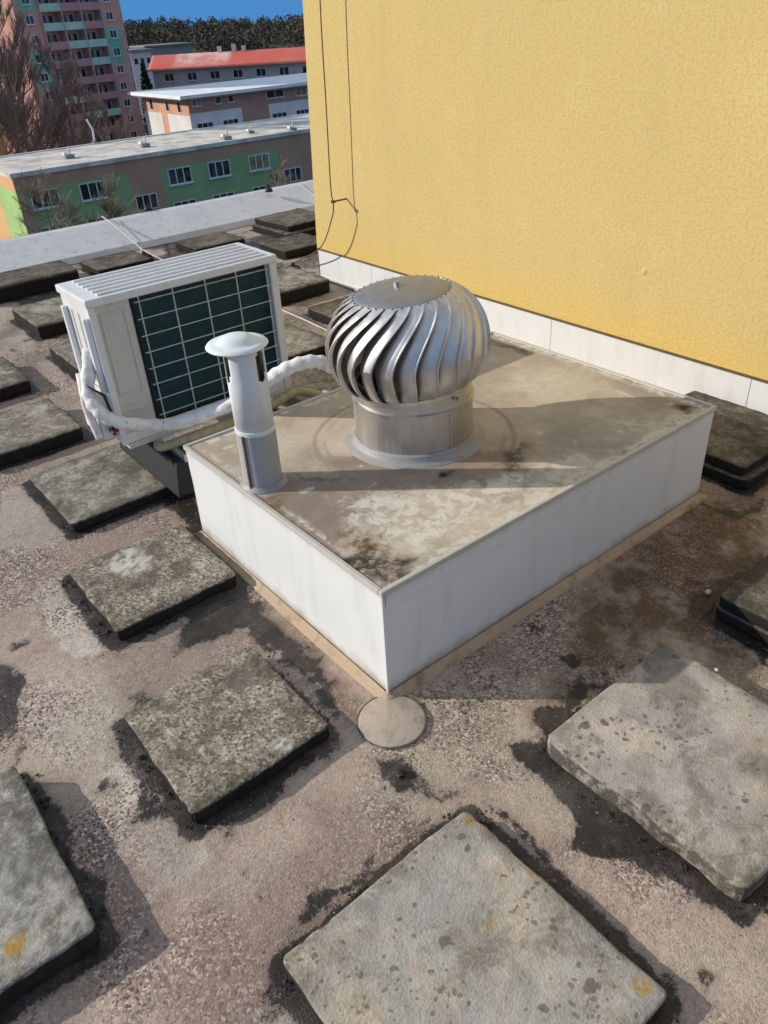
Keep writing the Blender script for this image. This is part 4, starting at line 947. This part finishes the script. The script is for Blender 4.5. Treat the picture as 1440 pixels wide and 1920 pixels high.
for (a, b, c, d, gl) in ((360, 375, 176, 200, 'glass_y'), (404, 412, 172, 195, 'glass'), (428, 436, 170, 192, 'glass'), (500, 530, 160, 185, 'glass'), (555, 573, 157, 180, 'glass_y')):
    xa, z_ = atY(a, d, mY); xb, zt = atY(b, c, mY); zt = min(zt, -7.5); z_ = max(z_, -9.1); window(mh, xa, z_, xb - xa, zt - z_, 2 if b - a > 10 else 1, mY, gl)
for (a, b) in ((368, 398), (418, 446), (512, 538), (557, 580)):
    xa, _ = atY(a, 230, mY); xb, _ = atY(b, 220, mY)
    for fz in range(3): window(mh, xa, -11.75 - 2.7 * fz, xb - xa, 1.25, 3, mY - .003, 'glass')
m2 = MB(); m2.box(mX - .02, mX + .049, mY + .051, 123, -9.5, mZ - .402); m2.build('end_wall_upper', M['salmon'], mh)
m2 = MB(); m2.box(mX - .023, mX + .049, mY + .051, 115.2, GZ, -9.502); m2.box(mX - .023, mX + .049, 117.2, 123, GZ, -9.502); m2.build('end_wall_lower', M['white_bright'], mh)
m2 = MB(); m2.box(mX - .02, mX + .049, 115.202, 117.198, GZ, -9.502); m2.build('end_wall_stripe', M['salmon'], mh)
for yy in (110.5, 114.2, 119.5): window(mh, yy, -9.2, 1.1, 1.4, 1, mX - .02, 'glass', False, 'y')

# ---- red roofed house
def P3(px, py, y): x, z = atY(px, py, y); return np.array([x, y, z])
e0 = P3(285, 131, 150.0); dirv = np.array([.774, -.632, 0]) / np.linalg.norm([.774, -.632]); nrm = np.array([.632, .774, 0]); nrm /= np.linalg.norm(nrm)
rh = tag(empty('red_roof_house', tuple(e0)), 'grey house with a long bright red roof partly faded to pink', 'building'); rh.rotation_euler = (0, 0, math.atan2(dirv[1], dirv[0]))
Lr, Dr, Hr = 46.0, 10.0, 2.1
def rstain(x, y): return np.stack([np.zeros_like(x), (1 - sstep(0, 1.5, np.abs(x - 9) - 4.2)) * sstep(-2, 3, y), np.zeros_like(x), np.zeros_like(x)], 1)
me = grid_mesh('roof', -0.6, Lr, -.6, Dr, .5, M['red_roof'], lambda x, y: .05 + np.minimum(y + .6, Dr - y) * Hr / 5.3 * 1.0, rstain); o = link('roof', me, None, rh)
md = o.modifiers.new('t', 'SOLIDIFY'); md.thickness = .2
mb = MB(); mb.box(0, Lr - .6, 0, Dr - .6, GZ - e0[2], -.15); mb.build('walls', M['grey_wall'], rh)
mb = MB(); mb.add([(0, 0, -.149), (0, Dr - .6, -.149), (0, Dr / 2 - .3, 1.9)], [(0, 1, 2)]); mb.build('gable', M['grey_wall'], rh)
for k in range(10): window(rh, 2 + 4.2 * k, -2.0, 1.8, 1.3, 2, 0, 'glass')
mb = MB(); mb.box(-.7, Lr, -.75, -.601, -.20, .0); mb.build('gutter', M['salmon'], rh)
for (xx, h_) in ((14.2, .8), (11.5, .6), (16, .5)): mb = MB(); mb.box(xx, xx + .7, 4.2, 5.0, 1.7, 2.3 + h_); mb.build('chimney', M['white_bright'], rh)

# ---- small distant houses
def house(px0, px1, pyt, pyb, y, mat, roofm, label, win=True):
    a = P3(px0, pyt, y); b = P3(px1, pyt, y); c = P3(px0, pyb, y)
    h = tag(empty('distant_house', (a[0], y, GZ)), label, 'house'); wd = b[0] - a[0]; zt = a[2] - GZ
    m_ = MB(); m_.box(0, wd, 0, 10, 0, zt); m_.build('walls', M[mat], h)
    m_ = MB(); m_.box(-.5, wd + .5, -.6, 10.6, zt + .001, zt + .45); m_.build('roof', M[roofm], h)
    if win:
        for k in range(3): window(h, wd * (.12 + .3 * k), zt - 2.6, wd * .2, 1.3, 1, 0, 'glass', False)
house(243, 283, 98, 130, 200, 'white_bright', 'grey_roof', 'small white house with dark windows between the tower and the red roof')
house(272, 358, 89, 100, 260, 'grey_roof', 'grey_roof', 'grey flat-roofed house beyond the red roof, below the forest', False)
# orange house at the far left
mb = MB(); lh = tag(empty('orange_house', (22, 109, GZ)), 'orange house corner at the far left behind the bare trees', 'house'); mb.box(0, 6.3, 0, 12, 0, 13.5); mb.build('walls', M['orange_render'], lh)
mb = MB(); mb.box(-.3, 6.6, -.3, 12.3, 13.501, 13.8); mb.build('roof', M['grey_roof'], lh)

# ---- tower block
tw = tag(empty('tower_block', (58.3, 138.1, 0), rad(16.77)), 'tall salmon and green tower block with rows of balconies', 'building')
TX0, TX1, TZ = -18.3, .9, 12.0; LX = [-14.2, -10.5, -6.95, -3.25]; SH = 2.42; FZ0 = 1.37   # floor level of one storey
mb = MB(); mb.box(TX0, TX1, 1.3, 14, GZ, TZ); mb.build('core', M['tower_salmon'], tw)
mb = MB(); mb.box(TX0, LX[0] - .1, 0, 1.299, GZ, TZ); mb.build('left_wall', M['tower_salmon'], tw)
mb = MB(); mb.box(LX[3] + .1, TX1, 0, 1.299, GZ, TZ); mb.build('right_wall', M['tower_salmon'], tw)
for xx in LX: mb = MB(); mb.box(xx - .099, xx + .099, -.25, 1.298, GZ, TZ - .1); mb.build('divider', M['concrete_slab_edge'], tw)
mb = MB(); mb.box(TX0 - .3, TX1 + .3, -.4, 14.3, TZ + .001, TZ + .4); mb.build('roof', M['grey_roof'], tw)
colr = {0: 'ggpppgg', 1: 'pggpppp', 2: 'ppgppppg'}   # from z=4.3 down
rn = random.Random(5)
ks = list(range(-5, 10))
for k in ks:
    zf = FZ0 - SH * k - .08                         # bottom of the parapet panel
    if zf < GZ + 1 or zf > TZ - 2: continue
    for c in range(3):
        xa, xb = LX[c] + .1, LX[c + 1] - .1; seq = {0: 'ggpppg', 1: 'pggppp', 2: 'ppggpp'}[c]; idx = k + 1
        ch = seq[idx] if 0 <= idx < 6 else rn.choice('gpgp'); mt = {'g': 'tower_mint', 'p': 'tower_pink'}[ch]
        b_ = MB(); b_.box(xa, xb, -.20, -.08, zf, zf + 1.0); bal = b_.build('balcony', M[mt], tw)
        b_ = MB(); b_.box(xa, xb, -.079, 1.297, zf - .06, zf + .10); b_.build('floor_slab', M['concrete_slab_edge'], bal)
        window(tw, xa + .5, zf + .45, 1.2, 1.55, 2, 1.299, 'glass', False); window(tw, xa + 2.0, zf + .15, .9, 1.85, 1, 1.299, 'glass', False)
    for (xa, wd, c) in ((-16.75, 1.4, 0), (-2.35, 1.35, 1)):
        green = (c == 0 and k in (2, 3, -2, -1)) or (c == 1 and k in (1, 2))
        if green: b_ = MB(); b_.box(xa - .75, xa + wd + .75, -.03, -.001, zf - .0, zf + SH - .005); b_.build('green_panel', M['tower_green'], tw)
        window(tw, xa, zf + .95, wd, 1.1, 2, -.031 if green else 0, 'glass')
    window(tw, .35, zf + .95, .4, 1.1, 1, 0, 'glass', False)

# ------------------------------------------------------------------ trees
bm_('bark', (0.26, 0.19, 0.15)); bm_('twig', (0.33, 0.26, 0.215)); bm_('twig_olive', (0.33, 0.28, 0.17)); bm_('conifer', (0.02, 0.045, 0.03))
def bare_tree(loc, H, spread, seed, label, twigmat='twig', first=.25, up=.75, group='bare trees before the tower', n1=26, n2=9, n3=9, tw_=.035):
    rn = random.Random(seed); t = tag(empty('bare_tree', loc), label, 'tree', group)
    tb = MB(); cb = MB(); R0 = H * .014 + .08
    tp_ = [(0, 0, 0)]; x = y = 0
    for i in range(1, 11): x += rn.gauss(0, .10); y += rn.gauss(0, .10); tp_.append((x, y, H * .93 * i / 10))
    tb.tube(tp_, [R0 * (1 - .9 * i / 10) for i in range(11)], 7); 
    def at(f): i = min(9, int(f * 10)); a = Vector(tp_[i]); b = Vector(tp_[i + 1]); return a.lerp(b, f * 10 - i)
    def rdir(u_): a = rn.uniform(0, 2 * math.pi); return Vector((math.cos(a) * (1 - u_), math.sin(a) * (1 - u_), u_)).normalized()
    for i in range(n1):
        f = first + (1 - first) * (i + rn.random()) / n1; p = at(min(f, .99)); L = spread * (1.15 - f * .75) * rn.uniform(.7, 1.1); d = rdir(up * rn.uniform(.6, 1))
        pts = [p]
        for s_ in range(5): d = (d + Vector((rn.gauss(0, .12), rn.gauss(0, .12), .12))).normalized(); pts.append(pts[-1] + d * L / 5)
        r = R0 * .38 * (1.1 - f); tb.tube(pts, [r * (1 - .8 * q / 5) + .012 for q in range(6)], 5)
        for j in range(n2):
            q = rn.uniform(.2, 1) * 5; a = min(4, int(q)); p2 = pts[a].lerp(pts[a + 1], q - a); d2 = (d + rdir(up) * .9).normalized(); L2 = L * rn.uniform(.25, .5)
            e2 = p2 + d2 * L2 + Vector((0, 0, L2 * .1)); cb.tube([p2, p2.lerp(e2, .5) + Vector((rn.gauss(0, .1), rn.gauss(0, .1), 0)), e2], [tw_ * 1.1, tw_ * .8, tw_ * .4], 3, cap=False)
            for m_ in range(n3):
                p3 = p2.lerp(e2, rn.uniform(.2, 1)); d3 = (d2 + rdir(up) * 1.0).normalized(); cb.tube([p3, p3 + d3 * L2 * rn.uniform(.3, .6)], [tw_ * .6, tw_ * .3], 3, cap=False)
    tb.build('trunk', M['bark'], t, smooth=True); cb.build('crown', M[twigmat], t); return t
bare_tree((23.0, 96, GZ), 31, 10.0, 1, 'tall bare tree at the left edge before the tower, tallest of the bare trees', n1=52, n2=13, n3=18, tw_=.042, up=.5)
bare_tree((27.5, 99, GZ), 27, 8.0, 2, 'bare reddish tree before the tower, second from the left edge', n1=40, n2=12, n3=15, tw_=.040, up=.5)
bare_tree((32.5, 97, GZ), 21, 7.5, 3, 'lower bare tree before the foot of the tower', n1=32, n2=11, n3=13, tw_=.038, up=.5)
bare_tree((37.5, 99, GZ), 16.5, 6.0, 4, 'small bare tree before the tower, rightmost of the row', n1=24, n2=10, n3=12, tw_=.038, up=.5)
bare_tree((15.5, 54.5, GZ), 15.6, 4.2, 6, 'olive-brown bare tree before the left windows of the green block', 'twig_olive', .3, .3, 'bare trees before the green block', 44, 12, 13, .016)
bare_tree((19.0, 53.5, GZ), 15.2, 4.0, 7, 'olive-brown bare tree before the second window of the green block', 'twig_olive', .3, .3, 'bare trees before the green block', 44, 12, 13, .016)
bare_tree((12.5, 52, GZ), 13.2, 3.2, 8, 'small bare tree before the bright green end wall', 'twig_olive', .3, .3, 'bare trees before the green block', 36, 12, 12, .016)
bare_tree((26.3, 43.5, GZ), 16.6, 2.8, 9, 'thin bare tree before the green block next to the yellow wall', 'twig_olive', .4, .3, 'bare trees before the green block', 34, 11, 11, .014)
# evergreen
cn = P3(272, 145, 150); t = tag(empty('evergreen_tree', (cn[0], 150, GZ)), 'dark evergreen tree beside the end of the red-roofed house', 'tree')
rn = random.Random(3); mb = MB(); Ht = P3(272, 120, 150)[2] - GZ
for i in range(2600):
    f = rn.random() ** .7; z = Ht * (.15 + .85 * f); r = (2.9 * (1 - f) + .25) * rn.uniform(.35, 1) ; a = rn.uniform(0, 6.283); p = Vector((r * math.cos(a), r * math.sin(a), z)); s_ = rn.uniform(.15, .4)
    q1 = Vector((rn.gauss(0, 1), rn.gauss(0, 1), rn.gauss(0, 1))).normalized() * s_; q2 = q1.orthogonal().normalized() * s_ * .7; mb.add([p - q1, p + q2, p + q1, p - q2], [(0, 1, 2, 3)])
mb.build('crown', M['conifer'], t); mb = MB(); mb.tube([(0, 0, 0), (0, 0, Ht * .9)], [.3, .08], 7); mb.build('trunk', M['bark'], t)

# forest on the horizon
g = NB('winter_forest'); c = g.mix(g.rng(g.noise(.045, 4, .6), .4, .62), (0.13, 0.11, 0.08), (0.10, 0.095, 0.07))
c = g.mix(g.rng(g.noise(.25, 3, .6), .5, .7), c, (0.085, 0.082, 0.066)); M['forest'] = g.done(c, .95, 0, .1)
rng_ = np.random.default_rng(4); V = []; Fc = []
n_t = 1900; b0 = 0
for i in range(n_t):
    th = rng_.uniform(rad(25), rad(80)); D = 440 + 190 * rng_.random() ** .8; cxx, cyy = D * math.cos(th), D * math.sin(th)
    H = (15.5 + 6.5 * rng_.random()) + (D - 440) * .022 + 3 * math.sin(th * 23) * .5; R_ = rng_.uniform(3, 5.5); m_ = 120
    d = rng_.normal(size=(m_, 3)); d /= np.linalg.norm(d, axis=1)[:, None]; rr2 = rng_.uniform(.45, 1.0, (m_, 1))
    c_ = np.array([cxx, cyy, GZ + H - R_ * 1.35]) + d * rr2 * np.array([R_, R_, R_ * 1.45])
    s_ = rng_.uniform(.35, 1.0, (m_, 1)); u_ = rng_.normal(size=(m_, 3)); u_ /= np.linalg.norm(u_, axis=1)[:, None]; v_ = np.cross(u_, rng_.normal(size=(m_, 3))); v_ /= np.linalg.norm(v_, axis=1)[:, None]
    tri = np.stack([c_ + u_ * s_, c_ - u_ * s_ * .6 + v_ * s_, c_ - v_ * s_], 1).reshape(-1, 3); V.append(tri)
V = np.concatenate(V); nF = len(V) // 3
me = bpy.data.meshes.new('forest'); me.vertices.add(len(V)); me.vertices.foreach_set('co', V.ravel()); me.loops.add(len(V)); me.loops.foreach_set('vertex_index', np.arange(len(V)))
me.polygons.add(nF); me.polygons.foreach_set('loop_start', np.arange(0, len(V), 3)); me.polygons.foreach_set('loop_total', np.full(nF, 3)); me.update(calc_edges=True)
tag(link('forest', me, M['forest']), 'dark leafless forest along the horizon', 'forest', kind='stuff')
# wooded rise under the forest
mb = MB(); vs = []; fs = []; nA = 40
for j, (D, z) in enumerate(((425, GZ - .5), (452, GZ + 10), (510, GZ + 15.5), (640, GZ + 17.5), (900, GZ + 12), (1300, GZ - 1))):
    for i in range(nA + 1): th = rad(18 + 70 * i / nA); vs.append((D * math.cos(th), D * math.sin(th), z))
for j in range(5):
    for i in range(nA): a = j * (nA + 1) + i; fs.append((a, a + 1, a + nA + 2, a + nA + 1))
mb.add(vs, fs); tag(mb.build('hills', M['forest']), kind='structure')
